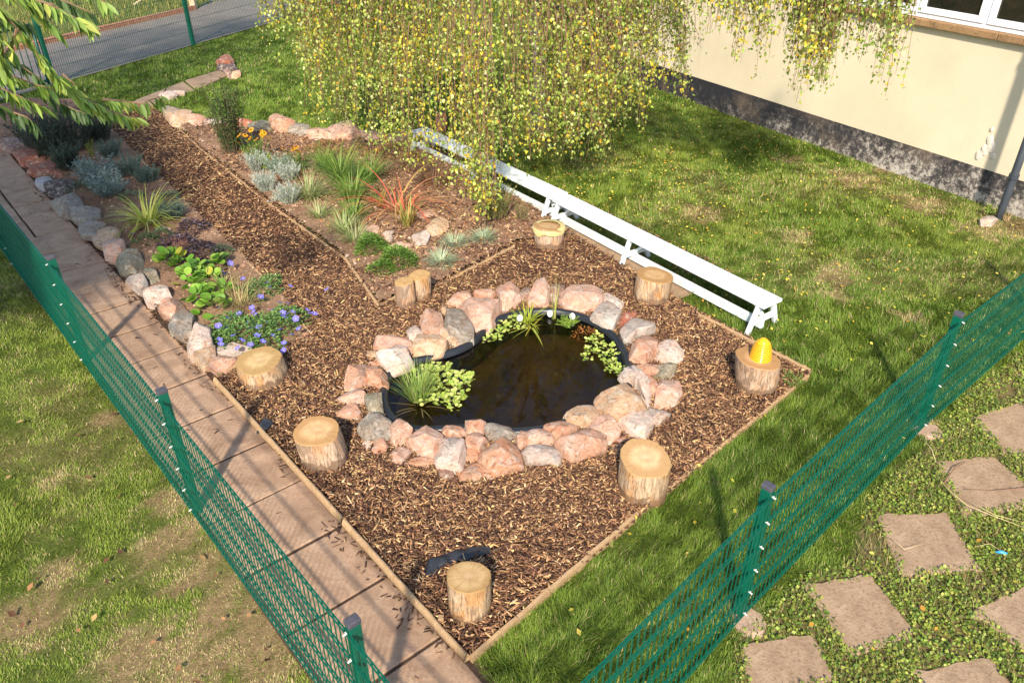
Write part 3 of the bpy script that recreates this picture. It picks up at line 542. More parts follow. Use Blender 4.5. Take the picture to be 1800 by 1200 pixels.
fence("mesh_fence", [RPt[0] + d1 * 2.6, RPt[0], RPt[1], RPt[1] + d2 * 2.55, RPt[1] + d2 * 5.1], 1.03, -1, "green wire mesh fence on the right in front of the square stepping slabs", M['green'], M['green'], footing=(1, 2))
rows = [.05 + .25 * k for k in range(8)]
fdir = (FF1 - FF0) / np.linalg.norm(FF1 - FF0); fd2 = (FF2 - FF1) / np.linalg.norm(FF2 - FF1)
fence("mesh_fence", [FF0, FF1, FF1 + fd2 * 3.4, FF1 + fd2 * 6.8], 1.83, 1, "tall dark green mesh fence at the back beside the grey road", M['greend'], M['green'], rows=rows, double=False, post=(.075, .075), bolts=False)
# gate frame left of the far fence
g0 = FF0 - fdir * .12; g1 = FF0 - fdir * 2.4; gt = empty("metal_gate", (*g0, 0), "low green tubular gate between the back fence and the left edge", "gate")
mb = MB()
for z in (.12, 1.12): mb.tube([(*g0, z), (*g1, z)], .028, 8)
for p in (g0, g1): mb.tube([(*p, .04), (*p, 1.12)], .028, 8)
mb.build("gate_frame", M['greend'], gt, True); mb = MB()
for k in range(1, 18): p = g0 + (g1 - g0) * k / 18; mb.tube([(*p, .12), (*p, 1.12)], .009, 6)
mb.build("gate_bars", M['greend'], gt, True)
# post and stick beyond the road
p = G(341, 17); mb = MB(); mb.box((p[0], p[1], .5), (.16, .16, 1.0)); tag(mb.build("wooden_post", M['stake'], bevel=.01), "short pale wooden post at the end of the brick kerb", "post")
a = RP(240, 28, 24); a[2] = .03; b = a + np.array([1.5, 2.6, .9]); mb = MB(); mb.tube([a, (a + b) / 2 + np.array([.05, 0, .1]), b], [.03, .026, .02], 6); tag(mb.build("leaning_stake", M['stake']), "pale stick leaning over the grass behind the kerb", "stake")

# ------------------------------------------------------------------ timber edging
def timber(a, b, wd, h, label, z=.0, round_=False, pegs=(), z1=None):
    A = G(*a, h * .6); B = G(*b, h * .6); z = z or (.03 if round_ else .022); A[2] = B[2] = z + h / 2 - .02; L = np.linalg.norm(B - A); d = (B - A) / L; n = max(4, int(L / .12)); s = np.array([-d[1], d[0], 0]); mb = MB(); vs = []; fs = []
    prof = [(math.cos(t), math.sin(t)) for t in np.linspace(-.5, math.pi + .5, 9)] if round_ else [(.5, -.6), (.5, .42), (.42, .5), (-.42, .5), (-.5, .42), (-.5, -.6)]
    k = len(prof); sc = (wd / 2, h * .55) if round_ else (wd, h)
    for i in range(n + 1):
        p = A + d * L * i / n + s * .006 * noise.noise(Vector((i * .7, a[0], 0))) + np.array([0, 0, .006 * noise.noise(Vector((i * .9, a[1], 3)))])
        for (x_, z_) in prof: vs.append(p + s * x_ * sc[0] * (1 + .06 * noise.noise(Vector((i * .8, x_ * 2, a[0])))) + np.array([0, 0, z_ * sc[1]]))
    for i in range(n):
        for q_ in range(k): fs.append((i * k + q_, i * k + (q_ + 1) % k, (i + 1) * k + (q_ + 1) % k, (i + 1) * k + q_))
    fs += [tuple(range(k)), tuple(n * k + q_ for q_ in range(k - 1, -1, -1))]; mb.add(vs, fs)
    o = mb.build("timber_edging", M['timber'], None, round_); tag(o, label, "timber edging", "timber boards edging the beds")
    for t in pegs: mb = MB(); c = A + d * L * t + s * (wd * .5 + .02); mb.box((c[0], c[1], .04), (.035, .035, .1)); mb.build("peg", M['timber'], o, bevel=.003)
    return o
timber((379, 670), (603, 917), .042, .08, "thick round pale timber rail edging the path, upper of the two lengths", round_=True)
timber((606, 920), (820, 1158), .042, .08, "thick round pale timber rail edging the path, running down to the bottom corner", round_=True, pegs=(.78,))
timber((828, 1158), (1120, 905), .022, .07, "thin timber board between mulch and lawn at the bottom right")
timber((1122, 903), (1420, 662), .022, .05, "thin timber board half hidden by grass below the stump with the yellow dome")
timber((1424, 655), (1228, 556), .024, .08, "timber board behind the stump with the yellow dome, edging the lawn")
timber((382, 663), (428, 642), .03, .09, "short timber return joining the rail to the stump in the left corner")
timber((290, 205), (353, 264), .026, .06, "short pale timber batten at the far end of the mulch path")
timber((353, 264), (466, 355), .026, .06, "straight timber batten right of the mulch path, far half")
timber((466, 355), (604, 455), .026, .06, "straight timber batten right of the mulch path, beside the bare soil")
timber((607, 457), (666, 541), .028, .07, "short timber batten ending at the point of the middle bed")
timber((670, 540), (700, 522), .028, .07, "stub of timber leading to the pair of tall narrow logs")
timber((764, 508), (903, 436), .028, .07, "orange timber batten between the blue grass tufts and the pond")
timber((194, 229), (283, 318), .026, .06, "thin timber batten left of the mulch path, far shaded half")
timber((284, 319), (460, 487), .026, .06, "long timber batten left of the mulch path behind the purple plants")
timber((512, 545), (549, 593), .022, .06, "thin timber strip beside the blue flowers at the bed corner")
timber((549, 595), (497, 618), .022, .06, "short timber strip closing the left bed behind the cut stump")
timber((334, 224), (388, 231), .024, .06, "short timber strip under the pink rocks at the back")
timber((352, 262), (402, 268), .016, .04, "thin stick crossing the soil below the dark upright shrub")

# ------------------------------------------------------------------ white gymnasium benches
def bench(a, b, label, mid=(.5,)):
    a = G(*a, .33); b = G(*b, .33); d = b - a; L = np.linalg.norm(d); d /= L; s = np.array([-d[1], d[0], 0.])
    if s[1] > 0: s = -s                        # s points to the camera side
    r = empty("bench", (a[0], a[1], 0), label, "bench", "long white benches end to end"); D, S_, U_ = Vector(d), Vector(s), Vector((0, 0, 1)); o0 = Vector((a[0], a[1], 0))
    def P(t, y, z): return o0 + D * (L * t) + S_ * y + U_ * z
    mb = MB(); mb.box(P(.5, 0, .315), (L, .27, .034), (D, S_, U_)); mb.build("seat", M['white'], r, bevel=.006)
    mb = MB(); mb.box(P(.5, .045, .085), (L * .975, .05, .085), (D, S_, U_)); mb.build("balance_rail", M['white'], r, bevel=.006)
    for t in (.025,) + tuple(mid) + (.975,):
        for sg in (1, -1):
            mb = MB(); mb.bar(P(t, .10 * sg, .30), P(t, .21 * sg, 0.0), .055, .035, up=tuple(D)); mb.build("leg", M['white'], r, bevel=.004)
        mb = MB(); mb.bar(P(t, -.165, .125), P(t, .165, .125), .04, .05); mb.bar(P(t, -.10, .275), P(t, .10, .275), .04, .035); mb.build("leg_brace", M['white'], r, bevel=.004)
        dr = -1 if t > .9 else 1
        mb = MB(); mb.bar(P(t, .0, .13), P(t + .055 * dr, .0, .295), .035, .03); mb.build("diagonal_strut", M['white'], r, bevel=.003)
    return r
bench((736, 226), (984, 343), "white wooden bench nearer the birch, partly hidden by hanging leaves")
bench((986, 346), (1360, 532), "bright white wooden bench running out into the lawn beside the stumps", (.42,))

# ------------------------------------------------------------------ log seats
def log(base, top, wt, wb, label, mat, tint=(1, 1, 1), seed=0, lob=.13):
    B = G(*base, .03); dep = (B - np.array([0, 0, CH])) @ _F; d = ray(*top); t_ = B[1] / d[1]; H = CH + d[2] * t_; H = max(.12, H); off = np.array([d[0] * t_ - B[0], 0])
    rt, rb = wt / 2 / FPX * dep, wb / 2 / FPX * dep; n = 48; rows_ = 9
    root = empty("log_stump", (B[0], B[1], .03), label, "stump", "cut log seats around the pond"); vs = []; fs = []
    def rad(a, z, r0): return r0 * (1 + lob * noise.noise(Vector((math.cos(a) * 1.1 + seed * 3.1, math.sin(a) * 1.1, 0))) + .035 * noise.noise(Vector((math.cos(a) * 5, math.sin(a) * 5, z * 3 + seed))) + .012 * noise.noise(Vector((math.cos(a) * 16, math.sin(a) * 16, z * 8 + seed))))
    tl = np.array([noise.noise(Vector((seed, 1.3, 0))), noise.noise(Vector((seed, 7.7, 0)))]) * .35
    for i in range(rows_):
        f = i / (rows_ - 1)
        for k in range(n):
            a = 2 * math.pi * k / n; q_ = rad(a, f, rb + (rt - rb) * f); x_, y_ = q_ * math.cos(a), q_ * math.sin(a); z_ = f * H + (f ** 4) * (tl[0] * x_ + tl[1] * y_) - .04 * (1 - f); vs.append((B[0] + x_ + off[0] * f, B[1] + y_, z_))
    for i in range(rows_ - 1):
        for k in range(n): fs.append((i * n + k, i * n + (k + 1) % n, (i + 1) * n + (k + 1) % n, (i + 1) * n + k))
    mb = MB(); mb.add(vs, fs); mb.build("bark", mat, root, True)
    # the sawn end: its own mesh centred on the log so that the rings run round the middle
    top_ = vs[-n:]; c = Vector((B[0] + off[0], B[1], H)); vs2 = []
    for ring, dz in ((1.0, 0), (.97, .006), (.6, .007), (.3, .007)):
        for p in top_: vs2.append(((p[0] - c[0]) * ring, (p[1] - c[1]) * ring, (p[2] - c[2]) * ring + dz))
    vs2.append((0, 0, .007)); f2 = [(r_ * n + k, r_ * n + (k + 1) % n, (r_ + 1) * n + (k + 1) % n, (r_ + 1) * n + k) for r_ in range(3) for k in range(n)] + [(3 * n + k, 3 * n + (k + 1) % n, 4 * n) for k in range(n)]
    mb = MB(); mb.add(vs2, f2); o = mb.build("sawn_end", M['ends'], root); o.location = c - Vector((B[0], B[1], .03)); o.color = (*tint, 1)
    return root, np.array(c), rt
log((1128, 862), (1135, 805), 86, 84, "pale log stump between the pond and the right hand lawn, nearest the right fence", M['log1'], (1.05, 1, .9), 1)
log((826, 1072), (824, 1014), 74, 74, "log stump standing alone in the mulch at the bottom corner", M['log1'], (.95, .9, .72), 2)
log((577, 806), (557, 757), 78, 82, "leaning log stump between the paved path and the pond's left stones", M['log2'], (1.05, .95, .8), 3)
log((466, 666), (455, 634), 76, 88, "wide greenish cut stump in the corner beside the blue flowers", M['log1'], (.95, .95, .78), 4, .16)
_, ydc, ydr = log((1330, 678), (1333, 630), 74, 68, "orange barked log stump carrying the yellow ribbed dome", M['log2'], (1, .88, .75), 5)
log((1144, 523), (1152, 484), 64, 66, "log stump in front of the white bench leg", M['log1'], (.95, .85, .68), 6)
_, gcc, gcr = log((965, 430), (965, 398), 54, 50, "log stump with yellow painted rim near the middle of the benches", M['log2'], (1, .92, .8), 7)
log((714, 538), (710, 495), 34, 37, "narrow upright log, left one of the touching pair", M['log2'], (.95, .85, .6), 8)
log((740, 525), (738, 483), 38, 36, "narrow upright log, right and taller one of the touching pair", M['log1'], (.95, .85, .6), 9)
# yellow paint run over the rim of one stump
r = random.Random(2); vs = []; n = 40; pr = bpy.data.objects["log_stump.006"]
for ring in (.72, 1.0, 1.045, 1.05):
    for k in range(n):
        a = 6.283 * k / n; q_ = gcr * ring * (1 + (.16 * noise.noise(Vector((math.cos(a) * 2, math.sin(a) * 2, 5))) if ring < .7 else .02)); dz = .012 if ring < 1.01 else (-.002 if ring < 1.048 else -.02 - .05 * max(0, noise.noise(Vector((math.cos(a) * 2.4, math.sin(a) * 2.4, 9))) + .25)); vs.append((gcc[0] + q_ * math.cos(a), gcc[1] + q_ * math.sin(a), gcc[2] + dz))
mb = MB(); mb.add(vs, [(i * n + k, i * n + (k + 1) % n, (i + 1) * n + (k + 1) % n, (i + 1) * n + k) for i in range(3) for k in range(n)]); mb.build("yellow_rim_paint", mottled("yellow_paint", (.44, .35, .13), (.56, .46, .24), 12, .6), pr, True)
# yellow ribbed dome
yd = empty("ribbed_dome", tuple(ydc), "glossy yellow ribbed beehive shaped dome on the right hand stump", "garden ornament"); hh = .20; rb = .086; yx, yy, yz = ydc[0] + .012, ydc[1] - .005, ydc[2] + .008
pf = []; nr = 10
for i in range(nr):
    z0 = hh * .84 * i / nr; z1 = hh * .84 * (i + 1) / nr
    def rr_(z): return rb * math.sqrt(max(0, 1 - (z / hh) ** 3.4)) * (1 - .22 * z / hh)
    for f in (0.06, .3, .55, .8, .96): z = z0 + (z1 - z0) * f; pf.append((rr_(z) + 0.0062 * math.sin(f * math.pi), z))
for z in np.linspace(.86, 1.0, 9): pf.append((rr_(z * hh), z * hh))
mb = MB(); n = 40; vs = [(yx + r_ * math.cos(6.28319 * k / n), yy + r_ * math.sin(6.28319 * k / n), yz + z) for r_, z in pf for k in range(n)]
mb.add(vs, [(i * n + k, i * n + (k + 1) % n, (i + 1) * n + (k + 1) % n, (i + 1) * n + k) for i in range(len(pf) - 1) for k in range(n)]); mb.build("shell", M['yellow'], yd, True)
mb = MB()
for i in range(1, nr): z = hh * .84 * i / nr; mb.tube([(yx + (rr_(z) + .0002) * math.cos(6.28319 * k / 36), yy + (rr_(z) + .0002) * math.sin(6.28319 * k / 36), yz + z) for k in range(37)], .0032, 5, cap=False)
mb.build("groove_lines", M['seam'], yd, True)

# ------------------------------------------------------------------ pond
def smooth_poly(P, n):
    P = np.asarray(P); m = len(P); out = []
    for i in range(m):
        p0, p1, p2, p3 = P[i - 1], P[i], P[(i + 1) % m], P[(i + 2) % m]
        for k in range(n): t = k / n; out.append(.5 * ((2 * p1) + (-p0 + p2) * t + (2 * p0 - 5 * p1 + 4 * p2 - p3) * t * t + (-p0 + 3 * p1 - 3 * p2 + p3) * t ** 3))
    return np.array(out)
PO = smooth_poly(POND, 5); nP = len(PO); tg = np.roll(PO, -1, 0) - np.roll(PO, 1, 0); tg /= np.linalg.norm(tg, axis=1)[:, None]; nrm = np.stack([tg[:, 1], -tg[:, 0]], -1)
if nrm[0] @ (PO[0] - PO.mean(0)) < 0: nrm = -nrm
pond = empty("garden_pond", (*PO.mean(0), 0), "kidney shaped garden pond with black liner and dark brown water", "pond")
prof = [(.055, -.03), (.055, .060), (.045, .078), (.02, .086), (.0, .082), (-.012, .066), (-.022, .03), (-.05, -.10), (-.07, -.20)]
vs = [(*(PO[i] + nrm[i] * o_), z) for o_, z in prof for i in range(nP)]; fs = [(a * nP + i, a * nP + (i + 1) % nP, (a + 1) * nP + (i + 1) % nP, (a + 1) * nP + i) for a in range(len(prof) - 1) for i in range(nP)]
mb = MB(); mb.add(vs, fs); mb.build("liner", M['liner'], pond, True)
cen = PO.mean(0)
def shelfz(x, y, d): return -.20 - .30 * sm(d, .22, .34) * 1.0
xs = np.arange(PO[:, 0].min() - .1, PO[:, 0].max() + .1, .035); ys = np.arange(PO[:, 1].min() - .1, PO[:, 1].max() + .1, .035); X, Y = np.meshgrid(xs, ys)
D = np.sqrt(((X[..., None] - PO[:, 0]) ** 2 + (Y[..., None] - PO[:, 1]) ** 2)).min(-1); Z = -.18 - .26 * sm(D, .20, .34) + .02 * fbm(X, Y, 3, 2); ins_ = inside(PO, X, Y)
I = np.arange(X.size).reshape(X.shape); q = np.stack([I[:-1, :-1], I[:-1, 1:], I[1:, 1:], I[1:, :-1]], -1).reshape(-1, 4); k = inside(PO * 1.0 + 0, X[:-1, :-1].ravel() + .017, Y[:-1, :-1].ravel() + .017); q = q[k]
npmesh("pond_bed", np.stack([X, Y, Z], -1).reshape(-1, 3), q, None, None, M['silt'], pond, True)
wp = PO + nrm * -.018; t = tessellate_polygon([[Vector((*p, 0)) for p in wp]]); t = [f if (wp[f[1]] - wp[f[0]])[0] * (wp[f[2]] - wp[f[0]])[1] - (wp[f[1]] - wp[f[0]])[1] * (wp[f[2]] - wp[f[0]])[0] > 0 else f[::-1] for f in t]; mb = MB(); mb.add([(*p, .035) for p in wp], t); mb.build("water", M['water'], pond)

# ------------------------------------------------------------------ rocks
RC = dict(pk=(.66, .46, .36), po=(.62, .40, .29), orr=(.58, .35, .23), wh=(.70, .62, .55), gy=(.33, .32, .28), lg=(.52, .49, .45), tn=(.60, .46, .31), rd=(.40, .17, .11), dk=(.12, .10, .10), bl=(.5, .53, .58), gg=(.30, .30, .22), sh=(.34, .24, .19))
def rock(px, col, H, label, group, z0=.0, seed=0, sub=1.17):
    pw = gp(px, z0 + H * .5); rnd = random.Random(seed); c = pw.mean(0)
    ey = pw[:, 1].max() - pw[:, 1].min(); dep = math.atan2(CH, c[1]); sh = max(.6, (ey - .45 * H / math.tan(dep)) / ey)
    pw = pw.copy(); pw[:, 1] = c[1] + (pw[:, 1] - c[1]) * sh
    nt_, nf = 60, 25; vs = []; ext = max(np.ptp(pw[:, 0]), np.ptp(pw[:, 1]))
    def radius(a):
        dx, dy = math.cos(a), math.sin(a); best = .02; m = len(pw)
        for i in range(m):
            p, q_ = pw[i] - c, pw[(i + 1) % m] - c; e = q_ - p; den = dx * e[1] - dy * e[0]
            if abs(den) < 1e-9: continue
            t = (p[0] * e[1] - p[1] * e[0]) / den; s = (p[0] * dy - p[1] * dx) / den
            if t > 0 and -.001 <= s <= 1.001: best = max(best, t)
        return best
    R0 = [radius(2 * math.pi * k / nt_) for k in range(nt_)]; R0 = [(R0[k - 1] + 2 * R0[k] + R0[(k + 1) % nt_]) / 4 * 1.17 for k in range(nt_)]
    for j in range(nf):
        ph = -math.pi / 2 + math.pi * j / (nf - 1); cf = max(0, math.cos(ph)) ** .30; zf = math.copysign(abs(math.sin(ph)) ** .62, math.sin(ph))
        for k in range(nt_):
            a = 2 * math.pi * k / nt_; vs.append([R0[k] * cf * math.cos(a), R0[k] * cf * math.sin(a), H / 2 * zf])
    P = np.array(vs); sc = np.array([ext / 2, ext / 2, H / 2])
    for it in range(16):
        a = rnd.uniform(0, 6.283); el = rnd.uniform(1.25, 1.5) if it == 0 else rnd.choice([rnd.uniform(-.1, .5), rnd.uniform(.4, 1.1), rnd.uniform(.9, 1.35)]); n_ = np.array([math.cos(a) * math.cos(el), math.sin(a) * math.cos(el), math.sin(el)])
        dd = P @ n_; lim = dd.max() * rnd.uniform(.64, .90); over = np.clip(dd - lim, 0, None); P = P - over[:, None] * n_[None]
    s_ = seed * 1.37
    for i in range(len(P)):
        p = P[i]; f = noise.noise(Vector((p[0] * 9 + s_, p[1] * 9, p[2] * 9))) * .07 + noise.noise(Vector((p[0] * 28 + s_, p[1] * 28, p[2] * 28))) * .028 + noise.noise(Vector((p[0] * 75 + s_, p[1] * 75, p[2] * 75))) * .011
        P[i] = p * (1 + f)
    for ax_ in (0, 1): P[:, ax_] = (P[:, ax_] - (P[:, ax_].max() + P[:, ax_].min()) / 2) * (np.ptp(pw[:, ax_]) * sub / np.ptp(P[:, ax_])) + (pw[:, ax_].max() + pw[:, ax_].min()) / 2 - c[ax_]
    P += np.array([0, 0, z0 + H / 2])
    I = np.arange(nt_ * nf).reshape(nf, nt_); q = np.stack([I[:-1], np.roll(I[:-1], -1, 1), np.roll(I[1:], -1, 1), I[1:]], -1).reshape(-1, 4)
    o = npmesh("rock", P, q, None, None, M['rock'], None, True); o.location = (c[0], c[1], 0); o.color = (*RC[col], 1)
    tag(o, label, "rock", group); return o
POND_R = "loose stones ringed around the pond"
RK = [
 ("660,591 667,587 697,588 723,595 721,623 713,617 663,621", 'pk', .15, "flat topped pinkish block at the pond's upper left, below the small white wedge stone"),
 ("717,584 724,571 737,572 743,588 737,604 724,609 719,593", 'wh', .15, "small white wedge stone standing at the outer upper left of the ring"),
 ("723,612 744,592 775,599 785,623 767,635 727,641", 'tn', .15, "tan streaked block at the pond edge between the round yellowish stone and the rush tuft"),
 ("665,627 673,613 707,615 727,640 700,663 685,668 673,648", 'wh', .17, "white and pink boulder directly above the rush tuft"),
 ("639,624 644,617 660,617 667,633 647,632", 'tn', .08, "small yellowish cap stone at the outer left of the ring"),
 ("646,633 660,635 672,641 672,647 648,643", 'po', .08, "thin sliver of stone wedged above the smooth orange stone"),
 ("605,676 616,647 629,628 643,632 645,640 643,669 633,679 608,687", 'po', .15, "tall narrow stone leaning at the far left outside of the ring"),
 ("640,680 645,647 655,645 680,656 680,693 647,693", 'orr', .15, "smooth orange stone at the left edge of the water"),
 ("597,696 624,679 637,683 647,699 639,711 607,712", 'pk', .12, "pale pink ragged stone on the outer left, above the low brown wedge"),
 ("644,693 669,689 673,716 672,733 641,732", 'gg', .14, "greenish grey block under the smooth orange stone"),
 ("590,730 612,716 633,710 635,728 627,737 593,736", 'po', .08, "low brown wedge, leftmost stone of the ring"),
 ("631,753 637,730 658,723 692,742 687,755 678,768 642,772", 'gy', .16, "large grey boulder at the lower left of the pond"),
 ("683,765 693,743 707,738 725,752 720,768 713,782 687,784", 'po', .15, "brown veined stone right of the large grey boulder"),
 ("716,775 727,757 760,744 777,760 767,783 762,800 733,802", 'pk', .18, "big rounded pale stone on the front edge, left of the white crusted one"),
 ("774,754 795,747 817,750 818,770 780,767", 'po', .13, "squat pink stone behind the white crusted stone"),
 ("767,783 783,765 815,768 815,813 808,827 770,810", 'wh', .15, "white crusted stone with brown blotches at the front of the ring"),
 ("820,740 843,736 853,745 853,759 832,766 820,760", 'po', .13, "small square brown stone at the front water edge"),
 ("853,743 868,742 912,755 908,778 860,768", 'gy', .12, "long grey brown slab lying along the front water edge"),
 ("820,765 848,760 858,770 843,798 825,783", 'po', .12, "pointed pink stone between the crusted stone and the big orange one"),
 ("817,793 827,782 843,800 840,812 817,810", 'orr', .09, "small orange chunk right of the crusted stone"),
 ("843,820 853,783 870,769 895,777 915,797 912,818 862,833", 'orr', .17, "big flat faced orange stone at the front of the ring"),
 ("800,838 820,812 835,813 862,840 857,844 802,843", 'orr', .08, "triangular orange stone lying lowest at the front"),
 ("767,823 778,818 798,828 797,840 783,844 768,837", 'sh', .08, "round purplish brown cobble at the bottom of the ring"),
 ("715,812 733,804 763,805 768,813 762,821 737,820", 'orr', .07, "thin orange slab in front of the big rounded pale stone"),
 ("685,787 713,784 722,792 718,808 703,815 688,807", 'pk', .10, "pink stone in the outer front row, under the brown veined stone"),
 ("635,782 645,775 655,777 648,792 638,788", 'wh', .05, "tiny white stone at the outer lower left"),
 ("652,790 658,773 680,771 683,783 675,795 657,800", 'po', .08, "orange brown stone below the large grey boulder"),
 ("908,780 923,753 927,761 926,780 914,789", 'po', .10, "upright thin pink sliver between the grey slab and the next stone"),
 ("928,772 931,757 950,751 971,761 978,776 956,782 929,781", 'pk', .13, "pink speckled stone above the white grey slab at the front"),
 ("916,789 920,783 973,781 982,795 986,816 925,816", 'lg', .13, "white grey slab with a straight top in the outer front row"),
 ("958,751 986,738 1012,751 993,768 976,776", 'orr', .12, "orange capped pale stone at the lower right water edge"),
 ("993,734 1024,708 1044,709 1055,721 1050,733 1031,750 1012,746", 'tn', .16, "tan hump backed stone at the lower right water edge"),
 ("980,776 1020,748 1046,755 1063,778 1050,789 997,808 983,797", 'po', .17, "large white speckled pink stone in the lower right outer row"),
 ("1038,746 1050,733 1071,734 1080,748 1088,763 1069,782 1056,770", 'pk', .15, "pale squared stone between the speckled stone and the white pointed one"),
 ("1050,702 1069,687 1103,666 1131,695 1134,714 1082,740 1054,727", 'tn', .22, "largest squared block of the ring at the right of the water"),
 ("1092,651 1099,647 1126,665 1148,695 1152,710 1135,714 1131,695 1105,666 1092,668", 'wh', .17, "narrow curved pale stone with green stain behind the largest block"),
 ("1109,653 1135,654 1144,659 1152,674 1150,697 1126,665", 'po', .15, "pink stone squeezed in behind the curved pale one"),
 ("1152,657 1160,642 1170,637 1187,640 1190,660 1155,665", 'gg', .13, "small grey green stone between two pale cobbles on the far right"),
 ("1154,704 1158,668 1169,661 1192,665 1201,693 1182,714 1156,712", 'pk', .16, "rounded pink white boulder, rightmost of the ring"),
 ("1080,743 1126,717 1135,731 1146,755 1141,770 1097,757", 'wh', .14, "white pointed stone nearest the pale stump"),
 ("1131,716 1175,717 1175,725 1150,748 1139,738", 'lg', .09, "flat grey pink wedge behind the white pointed stone"),
 ("1069,782 1088,767 1110,765 1110,773 1080,785", 'rd', .06, "flat dark red sliver beneath the white pointed stone"),
 ("1067,791 1095,780 1105,787 1090,801", 'sh', .06, "small mauve stone beside the top of the pale stump"),
 ("1090,573 1102,548 1110,545 1118,552 1116,560 1092,579", 'rd', .12, "dark red upright wedge at the upper right of the ring"),
 ("1090,585 1110,564 1122,562 1150,576 1153,591 1118,593 1100,612", 'lg', .16, "pale grey pink boulder below the dark red wedge"),
 ("1102,615 1119,591 1153,599 1152,636 1110,647", 'po', .18, "large smooth orange pink block at the right water edge"),
 ("1150,609 1162,598 1182,598 1198,612 1198,630 1188,639 1156,638", 'wh', .15, "round whitish cobble on the far right outer side, upper one"),
 ("1110,648 1152,638 1158,643 1150,660 1125,657", 'po', .10, "low pink stone below the large smooth block"),
 ("1035,555 1053,534 1078,545 1092,564 1086,591 1050,567", 'lg', .18, "mottled grey white boulder at the upper right water edge"),
 ("1058,513 1077,515 1094,531 1092,540 1078,543 1058,535", 'wh', .16, "angular pale stone at the top right, behind the mottled boulder"),
 ("984,537 1005,516 1007,509 1058,510 1056,536 1035,555 1014,553 987,545", 'pk', .18, "broad pink boulder at the top of the pond right of the reeds"),
 ("965,502 992,502 993,513 982,547 970,543", 'sh', .16, "mauve upright stone right behind the reeds"),
 ("928,512 960,503 967,513 965,545 933,547 928,530", 'pk', .17, "pale pink stone directly left of the reeds"),
 ("872,510 883,505 912,507 915,543 883,558 880,530", 'pk', .17, "pink squared stone at the top, right of the longest block"),
 ("807,543 833,527 872,523 882,533 882,560 833,597 827,560", 'pk', .20, "longest pink block on the upper left shore"),
 ("780,563 783,538 803,538 823,552 832,600 815,615 808,588 780,580", 'gy', .19, "tall mottled grey boulder on the upper left shore"),
 ("740,563 752,542 768,541 778,558 778,580 763,595 743,592", 'po', .18, "upright orange pink stone left of the tall grey boulder"),
 ("765,593 775,580 803,582 813,597 810,617 785,622 775,607", 'tn', .12, "round yellowish flat stone in front of the tall grey boulder"),
 ("782,533 807,512 823,515 832,525 807,540", 'po', .12, "outermost pink stone at the top left of the ring"),
 ("835,520 842,513 872,512 872,523 838,525", 'po', .13, "low pink stone behind the longest block"),
 ("913,508 928,505 933,512 927,530 917,530", 'sh', .14, "small mauve stone between two pink ones at the top"),
 ("773,537 780,535 785,547 778,557", 'tn', .10, "small yellow stone squeezed beside the tall grey boulder"),
]
LEFT_R = "rough stones lining the left bed beside the path"
RK2 = [
 ("5,248 38,242 52,255 40,268 14,268 5,258", 'sh', .14, "flat shaded slab at the far left end of the row"),
 ("27,265 45,261 60,272 52,292 33,290", 'rd', .16, "round reddish stone with a hollow, second in the far shaded row"),
 ("50,274 80,272 88,284 60,297", 'rd', .14, "reddish stone tucked behind the hollow one"),
 ("55,293 95,284 103,297 75,312 58,306", 'rd', .14, "pale veined red stone in the shaded row"),
 ("87,302 108,300 112,313 97,317", 'rd', .10, "small round red stone behind the pale blue one"),
 ("71,309 90,307 97,322 85,334 72,330", 'bl', .14, "small pale blue grey stone in the shaded row"),
 ("84,325 135,312 138,326 100,348 85,342", 'dk', .15, "dark slate coloured stone between the pale blue one and the biggest grey one"),
 ("96,346 117,334 140,354 146,378 125,383 102,364", 'gy', .20, "biggest grey boulder of the left row"),
 ("128,371 150,352 163,363 170,378 160,398 146,400 132,390", 'gy', .18, "grey green boulder next below the biggest one"),
 ("149,391 184,386 189,398 172,410 166,422 150,414", 'gy', .16, "grey lichen covered stone in half shade"),
 ("166,407 200,395 210,407 205,420 187,440 172,430", 'tn', .16, "cream stone with a brown hollow"),
 ("189,430 198,422 219,423 222,447 205,465 188,456", 'pk', .16, "upright pale pink stone in the middle of the left row"),
 ("208,456 224,440 243,442 250,465 243,479 224,485 210,472", 'gg', .17, "rounded greenish stone beside the upright pale pink one"),
 ("223,493 236,479 247,484 254,512 250,518 233,510", 'lg', .15, "pointed light grey stone leaning to the path"),
 ("250,479 259,470 273,479 278,498 264,507", 'gg', .14, "dull green oval stone behind the pointed grey one"),
 ("259,517 271,503 301,503 306,517 280,538 261,533", 'wh', .17, "large white pink stone by the green leafy plant"),
 ("280,535 294,521 317,526 322,540 306,563 287,556", 'po', .17, "orange pink boulder joined to the white pink one"),
 ("303,566 336,540 343,554 335,590 325,595 308,580", 'gy', .15, "flat faced grey stone right of the orange pink boulder"),
 ("330,590 350,567 372,580 374,605 355,615 345,628 332,618", 'wh', .20, "white crusted boulder left of the blue flowers"),
 ("345,615 360,607 383,607 384,625 367,650 348,642", 'tn', .15, "grey and tan stone at the path corner"),
 ("369,637 383,625 415,627 418,645 380,661", 'po', .15, "broad orange pink stone touching the timber corner"),
 ("385,610 410,602 440,612 435,625 420,630 390,622", 'lg', .13, "low pale stone behind the wide greenish stump"),
 ("30,228 45,222 70,226 62,240 38,243", 'sh', .14, "dark stone behind the flat shaded slab"),
]
BACK_R = "stones edging the far side of the planted bed"
